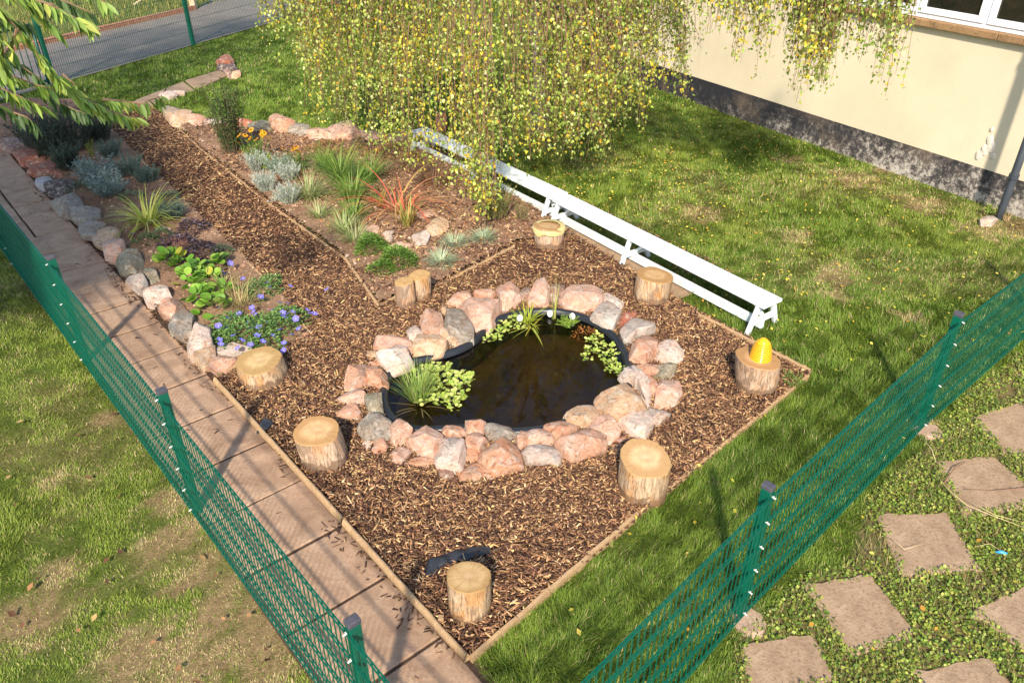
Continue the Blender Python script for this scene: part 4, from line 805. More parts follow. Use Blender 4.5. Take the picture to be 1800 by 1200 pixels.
RK3 = [
 ("288,199 307,193 323,190 330,200 320,225 297,217", 'tn', .20, "large tan boulder at the left end of the back row"),
 ("324,198 340,199 357,207 359,217 351,223 325,222", 'po', .18, "long orange tan stone second in the back row"),
 ("359,215 373,207 391,206 395,214 387,223 360,222", 'lg', .16, "grey white stone left of the dark upright shrub"),
 ("417,206 431,207 439,214 437,225 421,221", 'rd', .17, "small red stone half behind the dark upright shrub"),
 ("439,215 464,211 475,217 473,230 440,233", 'gg', .18, "square grey tan block behind the yellow daisies"),
 ("476,213 483,206 507,209 511,217 507,235 477,234", 'orr', .20, "squarish brick red block in the back row"),
 ("507,223 520,213 547,226 540,240 510,237", 'gy', .16, "grey rounded stone right of the brick red block"),
 ("543,230 577,223 579,246 547,247", 'pk', .17, "pale flat faced stone in the back row"),
 ("580,227 600,213 617,220 630,246 583,247", 'pk', .19, "peaked pale pink boulder under the birch's left edge"),
 ("630,230 650,223 683,240 680,248 633,248", 'pk', .14, "low pink stone under the hanging birch twigs"),
 ("284,187 299,188 300,195 287,198", 'gy', .10, "small grey stone between the slabs and the tan boulder"),
 ("686,236 706,233 716,246 700,254 687,249", 'sh', .12, "last pinkish stone beside the far end of the bench"),
]
RK4 = [
 ("282,167 288,162 308,165 300,175 283,172", 'wh', .12, "flat whitish stone on the far slab path", "rock"),
 ("308,157 320,158 323,165 312,168", 'wh', .08, "tiny white stone next to the flat whitish one on the far slabs", "rock"),
 ("382,103 397,96 410,107 407,112 387,118", 'rd', .20, "tilted red stone alone on the far lawn", "rock"),
 ("388,115 413,112 416,121 397,126", 'dk', .14, "dark stone against the tilted red one on the far lawn", "rock"),
 ("393,124 400,122 404,128 402,137 396,134", 'sh', .12, "little upright brown stone below the dark one on the far lawn", "rock"),
 ("404,131 417,123 424,124 422,131 408,137", 'tn', .10, "pale flat stone at the end of the far slab path", "rock"),
 ("765,216 776,201 785,212 783,222 768,222", 'rd', .26, "brown cone shaped stone behind the far bench", "rock"),
 ("735,376 756,367 770,375 768,380 740,385", 'pk', .12, "smooth pale stone above the inner rock ring of the middle bed", "rock"),
 ("751,398 770,381 785,388 787,400 774,411 757,418", 'tn', .16, "folded tan and grey stone in the middle bed", "rock"),
 ("727,413 741,406 755,414 744,434 730,428", 'lg', .14, "grey white stone left of the folded tan one", "rock"),
 ("683,434 718,427 725,431 722,437 685,440", 'pk', .10, "long pale stone above the green cushion plants", "rock"),
 ("672,413 690,401 690,422 685,428", 'wh', .11, "white pointed stone in the middle bed", "rock"),
 ("641,400 646,392 669,408 667,412 644,408", 'pk', .10, "low pink stone beside the green grasses", "rock"),
 ("625,355 645,352 652,362 630,365", 'pk', .08, "small pink stone under the arching green grass", "rock"),
 ("1727,386 1738,374 1750,380 1748,392 1730,394", 'lg', .10, "small grey stone at the foot of the drain pipe", "rock"),
]
def pts(s): return [tuple(map(float, p.split(','))) for p in s.split()]
SHORE = (2, 3, 7, 44, 45, 48, 50, 51, 52, 53, 54, 55, 57)      # these stand behind the liner's rim
for i, (p, c, H, l) in enumerate(RK): rock([(u, v - (9 if i in SHORE else 0)) for u, v in pts(p)], c, H, l, POND_R, .02, i + 1, 1.07 if i in SHORE else 1.17)
for i, (p, c, H, l) in enumerate(RK2): rock(pts(p), c, H, l, LEFT_R, .0, i + 101)
for i, (p, c, H, l) in enumerate(RK3): rock(pts(p), c, H, l, BACK_R, .0, i + 201)
for i, (p, c, H, l, g_) in enumerate(RK4): rock(pts(p), c, H, l, None, .01, i + 301)

# stepping slabs
SLB = ["grey brown square slab at the bottom, cut by the lower frame edge left of the others", "tilted square slab with a dry twig clump on its right corner", "square slab with scattered straw in the middle of the group", "large pale slab crossed by long dry stalks", "pale slab at the right edge nearest the fence", "dark stained slab at the right edge", "brown slab at the bottom right, partly out of frame", "small visible corner of slab at the far right above the others"]
for s, l in zip(SLABS, SLB):
    pw = gp(s, .03); c = pw.mean(0); mb = MB(); r = random.Random(int(c[0] * 99)); n = len(pw); fine = []
    for k in range(n):
        a, b = pw[k], pw[(k + 1) % n]; m_ = 7
        for j in range(m_): p = a + (b - a) * j / m_; fine.append(p + np.array([r.uniform(-.011, .011), r.uniform(-.011, .011)]) * (2 if j == 0 else 1))
    slab(mb, fine, 0, .022); o = mb.build("stepping_slab", M['paverold']); tag(o, l, "paving slab", "square slabs set in the rough ground")
    o.data.transform(Matrix.Translation((-c[0], -c[1], 0))); o.location = (c[0], c[1], 0)
# black membrane showing through the mulch
xs = np.linspace(0, 1, 22); ys = np.linspace(0, 1, 12); X, Y = np.meshgrid(xs, ys); pass
top_ = smooth_line = gp([(742, 1026), (750, 994), (796, 980), (838, 970), (862, 970)]); bot_ = gp([(762, 1026), (778, 1005), (815, 996), (846, 990), (866, 980)])
def lerp_line(L, t): i = np.minimum((t * (len(L) - 1)).astype(int), len(L) - 2); f = (t * (len(L) - 1) - i)[..., None]; return L[i] * (1 - f) + L[i + 1] * f
PT = lerp_line(top_, X) * (1 - Y[..., None]) + lerp_line(bot_, X) * Y[..., None]; Z = .040 + .045 * fbm(PT[..., 0], PT[..., 1], 16, 6, 3) + .008 * np.sin(PT[..., 0] * 70 + 3 * fbm(PT[..., 0], PT[..., 1], 5, 2))
I = np.arange(X.size).reshape(X.shape); q = np.stack([I[:-1, :-1], I[:-1, 1:], I[1:, 1:], I[1:, :-1]], -1).reshape(-1, 4)
tag(npmesh("membrane_scrap", np.stack([PT[..., 0], PT[..., 1], Z], -1).reshape(-1, 3), q, None, None, M['sheet'], None, True), "wrinkled black plastic membrane showing through the mulch behind the bottom stump", "plastic sheet")
for (u, v, a, l) in ((465, 748, .8, "small black plastic scrap draped over the path timber"), ):
    p = G(u, v, .08); mb = MB(); mb.add([(p[0] - .05, p[1] - .07, .05), (p[0] + .04, p[1] - .05, .09), (p[0] + .06, p[1] + .05, .075), (p[0] - .02, p[1] + .08, .10), (p[0] - .08, p[1] + .03, .03), (p[0] - .01, p[1], .115)], [(0, 1, 5), (1, 2, 5), (2, 3, 5), (3, 4, 5), (4, 0, 5)]); tag(mb.build("plastic_scrap", M['sheet'], None, True), l, "plastic scrap")
p = G(1756, 978); mb = MB(); mb.tube([(p[0] - .03, p[1] + .015, .03), (p[0], p[1], .045), (p[0] + .035, p[1] - .008, .04)], [.006, .013, .007], 7); tag(mb.build("wrapper", M['bluep'], None, True), "tiny bright blue wrapper lying in the clover", "litter")
p = G(268, 0); p = RP(57, 14, 13.5); mb = MB(); mb.tube([(p[0] - .06, p[1], p[2]), (p[0] + .07, p[1], p[2] + .01)], [.02, .024], 7)
# dry stalks across the slabs
def stalk(ptsx, r0, label, col=(.45, .33, .18)):
    P_ = [Vector(G(u, v, z)) for u, v, z in ptsx]; mb = MB(); mb.tube(P_, [r0] * (len(P_) - 1) + [r0 * .4], 5, col=col); tag(mb.build("dry_stalk", M['stem'], None, True, tint=True), label, "stalk", "dry stalks on the slabs")
stalk([(1700, 860, .06), (1745, 862, .05), (1800, 858, .07), (1850, 850, .05)], .003, "long dark straight stalk across the large pale slab", (.22, .12, .07))
stalk([(1660, 848, .05), (1680, 820, .06), (1696, 812, .05)], .005, "short thick brown twig on the left of the large pale slab", (.2, .11, .07))
stalk([(1640, 826, .06), (1665, 858, .07), (1700, 888, .06), (1750, 908, .05), (1810, 930, .05)], .0025, "long pale stalk running down to the right edge", (.55, .42, .22))
stalk([(1700, 880, .05), (1750, 905, .06), (1800, 918, .05)], .002, "thin straw stalk beside the long pale one", (.6, .47, .25))
stalk([(1565, 945, .05), (1590, 965, .06), (1625, 955, .05)], .002, "bent straw on the middle slab", (.55, .42, .24))
stalk([(1620, 768, .05), (1638, 790, .09), (1645, 812, .06)], .003, "thin straw by the right fence post foot", (.6, .5, .3))
stalk([(1715, 960, .05), (1740, 955, .07), (1760, 968, .05)], .002, "curved straw near the blue wrapper", (.5, .36, .2))

# ------------------------------------------------------------------ plants
def pl(u, v, z=.05): return G(u, v, z)
def seedr(s): return np.random.default_rng(int(s))
def plant(name, u, v, parts, label, cat, group=None, z=.05, flowers=None):
    """parts: list of (partname, arrays, material). One part: the plant is that mesh, else an Empty with parts"""
    b = pl(u, v, z); root = empty(name, (b[0], b[1], z), label, cat, group)
    for pn_, arr, mat in parts: npmesh(pn_, *arr, mat, root)
    return root
def tuft(u, v, n, L, spread, cols, wd=.006, lean=(.1, .7), curve=(.3, 1.3), r0=.04, k=4, z=.05, seed=0, tip=None, pale=None):
    r = seedr(seed + u * 3 + v); b = pl(u, v, z); a = r.uniform(0, 6.283, n); q = r0 * np.sqrt(r.random(n)); P = np.stack([b[0] + q * np.cos(a), b[1] + q * np.sin(a), np.full(n, z - .01)], -1)
    c = palette(cols, n, .18, pale, r); return blades(P, a + r.normal(0, .5, n), r.uniform(*lean, n) * spread, r.uniform(*curve, n), L * r.uniform(.55, 1.1, n), wd * r.uniform(.7, 1.2, n), c, k, tip)
LEAF = np.array([(0, 0, 0), (.35, -.28, .06), (.35, .28, .06), (.72, -.22, .03), (.72, .22, .03), (1, 0, -.05), (.35, 0, -.02), (.72, 0, -.03)]); LT = [(0, 1, 6), (0, 6, 2), (1, 3, 7), (1, 7, 6), (2, 6, 7), (2, 7, 4), (3, 5, 7), (4, 7, 5)]
def leaves(P, az, tilt, S, cols, r, wid=1., p=None, colarr=None, roll=.5):
    n = len(P); c = palette(cols, n, .2, p, r) if colarr is None else colarr; S3 = np.stack([S, S * wid, S], -1); return inst(LEAF, None, LT, P, basis(az, tilt, r.normal(0, roll, n)), S3, c)
def dome(u, v, n, R, H, S, cols, wid=.6, z=.05, seed=0, fill=.55, tilt=(.1, 1.1), p=None):
    """cushion or bush: leaves through a dome volume, pointing outwards and up"""
    r = seedr(seed + u + v * 7); b = pl(u, v, z); a = r.uniform(0, 6.283, n); cz = r.uniform(0, 1, n); rad = np.sqrt(1 - cz ** 2); f = fill + (1 - fill) * r.random(n) ** .5
    lump = 1 + .16 * np.sin(a * 3 + seed) + .1 * np.sin(a * 7 + cz * 5 + seed * 2); P = np.stack([b[0] + R * rad * f * lump * np.cos(a), b[1] + R * rad * f * lump * np.sin(a), z + H * cz * f], -1)
    return leaves(P, a + r.normal(0, .7, n), r.uniform(*tilt, n) * (.4 + .6 * cz), r.uniform(.7, 1.2, n) * S, cols, r, wid, p)
def sprigs(u, v, ns, H, R, S, per, cols, stemc, wid=.35, z=.05, seed=0, lean=.7, tiltl=.7, curve=.4, rs=.002):
    """upright stems with leaves up their length"""
    r = seedr(seed + u * 5 + v); b = pl(u, v, z); st = MB(); LP_, LA, LTt = [], [], []
    for i in range(ns):
        a = r.uniform(0, 6.283); q = R * .45 * math.sqrt(r.random()); ln = lean * r.random() ** .7; h = H * r.uniform(.6, 1.1); p = np.array([b[0] + q * math.cos(a), b[1] + q * math.sin(a), z]); k = 5; path = [p.copy()]
        for j in range(k): an = ln + curve * (j / k - .4); p = p + np.array([math.sin(an) * math.cos(a), math.sin(an) * math.sin(a), math.cos(an)]) * h / k; path.append(p.copy())
        st.tube(path, [rs] * k + [rs * .4], 4, cap=False, col=stemc); path = np.array(path)
        t = r.uniform(.15, 1, per) * k; ii = np.minimum(t.astype(int), k - 1); LP_.append(path[ii] + (path[ii + 1] - path[ii]) * (t - ii)[:, None]); LA.append(r.uniform(0, 6.283, per)); LTt.append(r.normal(tiltl, .3, per))
    P = np.concatenate(LP_); n = len(P); A = np.concatenate(LA); lv = leaves(P, A, np.concatenate(LTt), r.uniform(.7, 1.2, n) * S, cols, r, wid)
    return st, lv
def sprig_plant(name, u, v, label, cat, group=None, z=.05, **kw):
    st, lv = sprigs(u, v, z=z, **kw); b = pl(u, v, z); root = empty(name, (b[0], b[1], z), label, cat, group); st.build("stems", M['stem'], root, tint=True); npmesh("leaves", *lv, M['leaf'], root); return root
def flower_mesh(petals, rad, pcol, ccol, cr, cup=.25, wid=.55):
    V, T, C = [], [], []
    for k in range(petals):
        a = 6.283 * k / petals; ca, sa = math.cos(a), math.sin(a); i = len(V)
        for x_, y_, z_ in ((cr * .5, 0, 0), (rad * .6, -rad * wid * .5, rad * cup * .5), (rad * .6, rad * wid * .5, rad * cup * .5), (rad, 0, rad * cup)): V.append((x_ * ca - y_ * sa, x_ * sa + y_ * ca, z_)); C.append(pcol)
        T += [(i, i + 1, i + 2), (i + 1, i + 3, i + 2)]
    i = len(V); n = 8
    for k in range(n): V.append((cr * math.cos(6.283 * k / n), cr * math.sin(6.283 * k / n), .001)); C.append(ccol)
    V.append((0, 0, cr * 1.0)); C.append(ccol); T += [(i + k, i + (k + 1) % n, i + n) for k in range(n)]
    return V, T, C
def add_flowers(root, fm, places, seed, tilt=.5, toward=(0, -1)):
    V, T, C = fm; r = random.Random(seed); base = None
    for k, p in enumerate(places):
        if base is None: o = npmesh("flower", V, None, T, C, M['petal'], root); base = o
        else: o = base.copy(); SC.collection.objects.link(o)
        o.parent = root; o.location = Vector(p) - root.location; o.rotation_euler = (tilt * r.uniform(.4, 1.4), r.uniform(-.4, .4), r.uniform(0, 6)); s = r.uniform(.8, 1.15); o.scale = (s, s, s)
# --- green cushions
CUSH = [(.12, .24, .03), (.18, .32, .05), (.25, .40, .08), (.08, .16, .03)]
for (u, v, R, H, l) in ((653, 442, .17, .16, "round bright green cushion plant left of its larger twin"), (700, 466, .20, .17, "wide bright green cushion plant behind the pair of narrow logs")):
    a = [dome(u, v, 1500, R, H * 1.25, .048, CUSH, .28, seed=2)]
    if u == 700: a += [dome(672, 478, 700, .15, .12, .045, CUSH, .28, seed=4)]
    npm = npmesh("cushion_plant", *join(a), M['leaf']); tag(npm, l, "plant")
# --- blue cream fescue tufts
FES = [(.38, .46, .30), (.52, .58, .42), (.26, .36, .22), (.46, .50, .30)]
for (u, v, l, s) in ((777, 464, "pale striped grass tuft nearest the orange batten", 1.05), (798, 432, "pale striped grass tuft between two others near the folded stone", .95), (850, 422, "pale striped grass tuft furthest right in the middle bed", .9)):
    tag(npmesh("grass_tuft", *tuft(u, v, 420, .24 * s, 1.6, FES, .007, (.1, .85), (.5, 1.6), .05), M['leaf']), l, "ornamental grass", "pale striped grass tufts")
# --- tall green grasses
GG = [(.14, .25, .04), (.22, .34, .07), (.30, .40, .10), (.10, .18, .03)]; PG = [(.36, .40, .16), (.48, .46, .24), (.24, .32, .10)]
for (u, v, n, L, c, l) in ((600, 322, 260, .72, GG, "tall upright green grass at the back of the middle bed"), (622, 356, 260, .60, GG, "dense green grass clump beside the red phormium"), (650, 322, 200, .62, GG, "green grass clump behind the red leaved plant"),
                           (546, 352, 220, .50, PG, "wispy pale grass beside the silver lavenders"), (562, 384, 120, .32, PG, "thin pale grass tuft on the bare soil"), (606, 410, 170, .36, PG, "pale green grass tuft low in the middle bed"), (625, 428, 110, .36, PG, "slender pale grass nearest the round green cushion"),
                           (572, 302, 220, .5, GG, "loose green grass next to the small daisies"), (622, 388, 190, .42, GG, "arching green grass above the pale tufts")):
    tag(npmesh("grass_clump", *tuft(u, v, n, L, 1., c, .010, (.02, .60), (.5, 2.0), .06, 5), M['leaf']), l, "ornamental grass", "grass clumps in the middle bed")
# --- red phormium, a bunch of broad arching red blades and green ones
root = plant("red_flax_plant", 700, 372, [("red_leaves", join([tuft(698, 372, 44, .92, 1., [(.55, .14, .06), (.62, .26, .12), (.50, .32, .12), (.66, .13, .09)], .020, (.30, .85), (1.1, 2.1), .10, 8, seed=5), tuft(716, 388, 22, .75, 1., [(.6, .16, .08), (.55, .3, .14)], .02, (.1, .7), (1.1, 2.1), .05, 8, seed=8)]), M['leaf']),
    ("green_leaves", join([tuft(716, 398, 55, .42, .9, [(.25, .32, .07), (.38, .36, .10), (.46, .30, .10)], .014, (.05, .55), (.2, .9), .05, 5, seed=6), tuft(668, 365, 45, .35, 1., [(.22, .26, .05), (.40, .28, .06)], .012, (.1, .6), (.3, 1.), .05, 5, seed=7)]), M['leaf'])], "arching red and orange strap leaved plant in the middle bed", "plant")
# --- dead reddish twiggy patch, brown grass
tag(npmesh("brown_grass", *tuft(765, 325, 260, .38, 1.2, [(.22, .11, .06), (.32, .18, .09), (.14, .07, .04)], .006, (.1, .8), (.3, 1.2), .16, 4), M['leaf']), "clump of dry brown grass beneath the hanging birch twigs", "dead grass")
tag(npmesh("autumn_ground_cover", *join([dome(u_, v_, 300, .22, .12, .035, [(.22, .10, .04), (.36, .16, .05), (.16, .18, .04), (.42, .24, .06)], .5, seed=q) for q, (u_, v_) in enumerate(((548, 272), (575, 262), (628, 272), (660, 280), (690, 268), (720, 285), (600, 275)))]), M['leaf']), "low red and brown autumn foliage along the back of the middle bed", "ground cover", kind="stuff")
# --- rosemary
RO = [(.16, .22, .06), (.26, .32, .10), (.32, .34, .08), (.10, .16, .05)]
sprig_plant("rosemary_bush", 872, 388, "bushy yellow green rosemary in front of the bench under the hanging twigs", "shrub", ns=90, H=.48, R=.26, S=.026, per=60, cols=RO + [(.42, .40, .06)], stemc=(.2, .13, .08), wid=.3, lean=.45, seed=2)
sprig_plant("rosemary_bush", 917, 390, "small sparse rosemary near the yellow rimmed stump", "shrub", ns=22, H=.26, R=.14, S=.022, per=40, cols=RO, stemc=(.2, .13, .08), wid=.22, lean=.3, seed=3)
# --- silver lavenders
SV = [(.46, .50, .42), (.60, .63, .54), (.72, .74, .66), (.34, .39, .32)]
for (u, v, H, l) in ((453, 302, .27, "silver grey lavender under the yellow daisies, leftmost of the group"), (469, 335, .25, "silver grey lavender at the front left of the group"), (509, 318, .24, "silver grey lavender in the middle of the group"), (508, 358, .26, "silver grey lavender nearest the viewer")):
    sprig_plant("lavender_bush", u, v, l, "shrub", "silver lavender bushes", ns=130, H=H, R=.20, S=.030, per=36, cols=SV, stemc=(.35, .38, .3), wid=.22, lean=.55, tiltl=1.0, seed=u)
sprig_plant("wormwood_plant", 495, 306, "feathery silver plant behind the silver lavenders", "plant", ns=90, H=.28, R=.24, S=.034, per=34, cols=[(.30, .38, .28), (.40, .48, .38), (.22, .30, .2)], stemc=(.3, .34, .26), wid=.4, lean=.8, tiltl=.5, seed=9)
sprig_plant("wormwood_plant", 480, 357, "tiny silver seedling in front of the lavenders", "plant", ns=10, H=.10, R=.1, S=.028, per=16, cols=SV, stemc=(.35, .38, .3), wid=.4, lean=.9, tiltl=.5, seed=10)
# --- dark upright shrub with daisies beside it
DG = [(.03, .07, .02), (.05, .11, .03), (.08, .15, .04), (.12, .19, .05)]
sprig_plant("evergreen_shrub", 410, 272, "dark green upright shrub in front of the back stones", "shrub", ns=44, H=1.0, R=.30, S=.055, per=60, cols=DG, stemc=(.12, .09, .05), wid=.45, lean=.26, tiltl=.5, curve=.15, seed=11, rs=.004)
def daisies(u, v, n, spread, H, label, green, seed):
    st, lv = sprigs(u, v, 26, H * .75, .2, .06, 12, green, (.12, .2, .05), .35, lean=.5, seed=seed); b = pl(u, v); root = empty("daisy_plant", (b[0], b[1], .05), label, "flower", "yellow daisies with dark centres")
    st.build("stems", M['stem'], root, tint=True); npmesh("leaves", *lv, M['leaf'], root); r = random.Random(seed)
    pls = [(b[0] + r.gauss(0, spread), b[1] + r.gauss(0, spread * .6), .05 + H * r.uniform(.8, 1.1)) for _ in range(n)]; add_flowers(root, flower_mesh(11, .046, (.78, .38, .01), (.05, .02, .01), .014, -.1, .34), pls, seed, .6)
    mb = MB()
    for p in pls: mb.tube([(b[0] + (p[0] - b[0]) * .3, b[1] + (p[1] - b[1]) * .3, .05), p], .002, 4, cap=False, col=(.16, .25, .06))
    mb.build("flower_stalks", M['stem'], root, tint=True)
daisies(451, 286, 15, .13, .42, "yellow black eyed daisies in front of the square grey block", [(.10, .2, .03), (.2, .32, .05)], 5)
daisies(526, 302, 8, .11, .36, "yellow black eyed daisies behind the silver plants", [(.08, .15, .03), (.14, .22, .05)], 6)
sprig_plant("yellow_green_plant", 425 + 40, 300, "lime green leafy plant right behind the first lavender", "plant", ns=24, H=.24, R=.16, S=.05, per=14, cols=[(.25, .38, .04), (.36, .46, .06)], stemc=(.2, .3, .05), wid=.4, lean=.7, seed=12)
# --- left bed
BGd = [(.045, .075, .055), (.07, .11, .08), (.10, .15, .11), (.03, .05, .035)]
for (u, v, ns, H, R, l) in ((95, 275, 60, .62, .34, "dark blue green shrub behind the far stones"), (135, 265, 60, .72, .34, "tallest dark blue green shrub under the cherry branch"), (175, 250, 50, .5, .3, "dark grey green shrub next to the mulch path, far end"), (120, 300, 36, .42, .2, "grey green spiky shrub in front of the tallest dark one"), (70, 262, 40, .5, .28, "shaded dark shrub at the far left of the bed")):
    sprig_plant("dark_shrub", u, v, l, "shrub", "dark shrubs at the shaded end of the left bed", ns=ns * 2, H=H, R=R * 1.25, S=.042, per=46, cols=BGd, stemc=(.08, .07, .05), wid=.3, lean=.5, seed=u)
sprig_plant("spurge_plant", 163, 278, "small plant with bright yellow green spikes", "plant", ns=9, H=.3, R=.1, S=.03, per=40, cols=[(.3, .36, .06), (.5, .46, .05), (.2, .28, .06)], stemc=(.2, .25, .06), wid=.25, lean=.3, seed=13)
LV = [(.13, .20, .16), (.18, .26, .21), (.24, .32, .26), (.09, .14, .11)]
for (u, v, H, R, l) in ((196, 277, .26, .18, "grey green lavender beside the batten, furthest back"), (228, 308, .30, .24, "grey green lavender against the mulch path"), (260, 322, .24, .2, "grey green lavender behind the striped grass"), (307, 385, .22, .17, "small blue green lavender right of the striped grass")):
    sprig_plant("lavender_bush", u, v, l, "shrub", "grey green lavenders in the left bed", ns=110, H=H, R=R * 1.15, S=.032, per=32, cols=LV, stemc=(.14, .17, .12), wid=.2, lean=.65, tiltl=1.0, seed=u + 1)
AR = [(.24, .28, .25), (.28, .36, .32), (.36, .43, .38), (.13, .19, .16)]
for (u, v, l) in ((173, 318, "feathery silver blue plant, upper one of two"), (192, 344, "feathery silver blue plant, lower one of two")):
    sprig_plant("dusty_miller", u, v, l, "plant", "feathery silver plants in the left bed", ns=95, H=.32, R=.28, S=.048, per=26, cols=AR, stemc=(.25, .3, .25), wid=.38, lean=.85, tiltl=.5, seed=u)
plant("striped_grass", 262, 396, [("leaves", join([tuft(262, 394, 110, .62, 1.1, [(.42, .46, .06), (.50, .52, .10), (.30, .38, .05), (.55, .55, .18)], .020, (.15, .95), (.7, 2.0), .07, 7, seed=3)]), M['leaf'])], "yellow striped arching grass in the left bed", "ornamental grass")
pz = plant("pansy_plant", 255, 424, [("leaves", join([dome(258, 428, 380, .17, .11, .035, [(.05, .09, .03), (.10, .15, .05), (.14, .19, .07)], .6, seed=2)]), M['leaf'])], "low green plant with one violet flower by the stones", "flower")
add_flowers(pz, flower_mesh(5, .032, (.20, .02, .42), (.5, .35, .02), .006, .1, .9), [tuple(pl(233, 411, .12))], 3, .7)
HE = [(.05, .03, .04), (.09, .055, .065), (.19, .15, .17), (.16, .09, .08), (.03, .015, .018)]
for (u, v, R, l) in ((313, 437, .22, "dark purple leaved plant nearest the green leafy clump"), (340, 407, .19, "dark purple leaved plant beside the batten"), (360, 448, .18, "dark purple leaved plant right of its neighbours")):
    q = plant("coral_bells", u, v, [("leaves", dome(u, v, 330, R, .15, .045, HE, .85, seed=u, tilt=(-.1, .7)), M['leaf'])], l, "plant", "dark purple leaved plants")
    if u == 313:
        mb = MB(); b = pl(u + 10, v)
        for k in range(8): mb.tube([(b[0] + .02 * k - .06, b[1] - .08, .08), (b[0] + .022 * k - .05, b[1] - .12, .16 + .02 * (k % 3)), (b[0] + .025 * k - .05, b[1] - .13, .24)], .0016, 4, cap=False, col=(.45, .13, .12))
        mb.build("red_stems", M['stem'], q, tint=True)
for (u, v, R, l) in ((232, 352, .16, "low grey green cushion below the feathery silver plants"), (300, 352, .13, "low blue green cushion by the far batten"), (285, 418, .13, "small dark green filler plant above the purple leaves"), (140, 335, .16, "low dull green plant by the dark slate coloured stone"), (392, 448, .12, "small dull green plant by the batten, right of the purple leaves")):
    tag(npmesh("cushion_plant", *dome(u, v, 420, R, .12, .036, [(.10, .15, .08), (.16, .21, .11), (.22, .27, .16)], .4, seed=u), M['leaf']), l, "plant")
# bergenia: big rounded leaves
def roundleaf():
    V = [(0, 0, 0)]; n = 9
    for k in range(n + 1): a = -2.5 + 5.0 * k / n; V.append((.5 + .5 * math.cos(a), .42 * math.sin(a), .05 + .07 * abs(math.sin(a))))
    V.append((.5, 0, -.02)); T = [(len(V) - 1, k, k + 1) for k in range(1, n + 1)] + [(0, 1, len(V) - 1), (len(V) - 1, n + 1, 0)]; return np.array(V), T
RLV, RLT = roundleaf()
def bergenia(sites, seed):
    r = seedr(seed); out = []; 
    for (u, v, n, R) in sites:
        b = pl(u, v); a = r.uniform(0, 6.283, n); q = R * np.sqrt(r.random(n)); P = np.stack([b[0] + q * np.cos(a), b[1] + q * np.sin(a), .06 + .13 * (1 - q / R) * r.uniform(.5, 1.2, n) + .02], -1)
        c = palette([(.14, .30, .03), (.22, .40, .05), (.30, .46, .07), (.10, .20, .03), (.45, .45, .05)], n, .15, (.3, .3, .2, .14, .06), r); out.append(inst(RLV, None, RLT, P, basis(a + r.normal(0, .5, n), r.uniform(.0, .9, n), r.normal(0, .4, n)), r.uniform(.075, .125, n), c))
    return join(out)
for (st_, l) in (([(300, 462, 26, .12), (322, 472, 18, .10)], "bright green broad leaved plant next to the greenish stones"), ([(345, 485, 26, .13), (335, 506, 16, .11), (368, 500, 22, .12)], "bright green broad leaved plant in the middle of its clump"), ([(352, 530, 26, .13), (375, 548, 26, .13), (392, 520, 18, .11)], "bright green broad leaved plant nearest the blue flowers"), ([(382, 472, 20, .11)], "bright green broad leaved plant against the dry grass")):
    u0, v0 = st_[0][:2]; q = plant("elephant_ears", u0, v0, [("leaves", bergenia(st_, u0), M['leaf'])], l, "plant", "broad leaved green plants")
    if u0 == 345: add_flowers(q, flower_mesh(6, .022, (.6, .12, .25), (.6, .3, .3), .006, .5, .6), [tuple(pl(335, 484, .2))], 1)
# dry drooping grass
plant("straw_grass", 426, 535, [("leaves", join([tuft(424, 540, 110, .50, 1., [(.42, .36, .16), (.52, .42, .2), (.26, .28, .09), (.34, .24, .1)], .006, (.05, .7), (.9, 2.4), .07, 7, seed=1), tuft(396, 515, 60, .42, 1., [(.42, .38, .14), (.28, .32, .09)], .006, (.05, .6), (1, 2.4), .05, 7, seed=2)]), M['leaf'])], "drooping straw coloured grass between green leaves and blue flowers", "ornamental grass")
# blue cranesbill
def cranesbill(sites, flowers, label, seed):
    r = seedr(seed); out = []
    for (u, v, n, R, H) in sites: out.append(dome(u, v, int(n * 1.7), R * 1.08, H * 1.2, .030, [(.07, .16, .04), (.12, .24, .06), (.18, .31, .08), (.22, .34, .09)], .95, seed=seed + n, tilt=(-.2, .7)))
    u0, v0 = sites[0][:2]; root = plant("blue_cranesbill", u0, v0, [("leaves", join(out), M['leaf'])], label, "flower", "blue flowering plants")
    mb = MB(); ps = []
    for (u, v) in flowers: p = pl(u, v, .16); ps.append(tuple(p)); mb.tube([(p[0], p[1] + .03, .07), p], .0014, 4, cap=False, col=(.2, .3, .1))
    mb.build("flower_stalks", M['stem'], root, tint=True); add_flowers(root, flower_mesh(5, .034, (.22, .20, .70), (.65, .6, .75), .006, .3, .95), ps, seed, .6)
cranesbill([(430, 590, 520, .26, .14), (475, 583, 420, .24, .14), (405, 575, 260, .18, .12), (505, 566, 320, .2, .12), (470, 608, 240, .16, .1), (395, 600, 160, .12, .1)], [(384, 573), (401, 560), (420, 552), (446, 548), (443, 541), (449, 553), (400, 575), (441, 577), (386, 597), (388, 605), (418, 612), (440, 606), (497, 550), (506, 552), (500, 558), (540, 545), (546, 551), (553, 552), (525, 578), (492, 532), (507, 533), (385, 540), (499, 603), (499, 616), (470, 566), (410, 590), (425, 598), (452, 590), (462, 600), (480, 590), (492, 580), (512, 588), (520, 560), (435, 568), (455, 575), (405, 560), (478, 545), (515, 548)], "mat of blue flowers in front of the wide greenish stump", 71)
cranesbill([(462, 518, 330, .18, .14), (478, 500, 140, .11, .1)], [(427, 490), (395, 482), (391, 478), (471, 496), (475, 505), (510, 503), (575, 509), (458, 522), (405, 463)], "smaller patch of blue flowers between straw grass and mulch", 72)
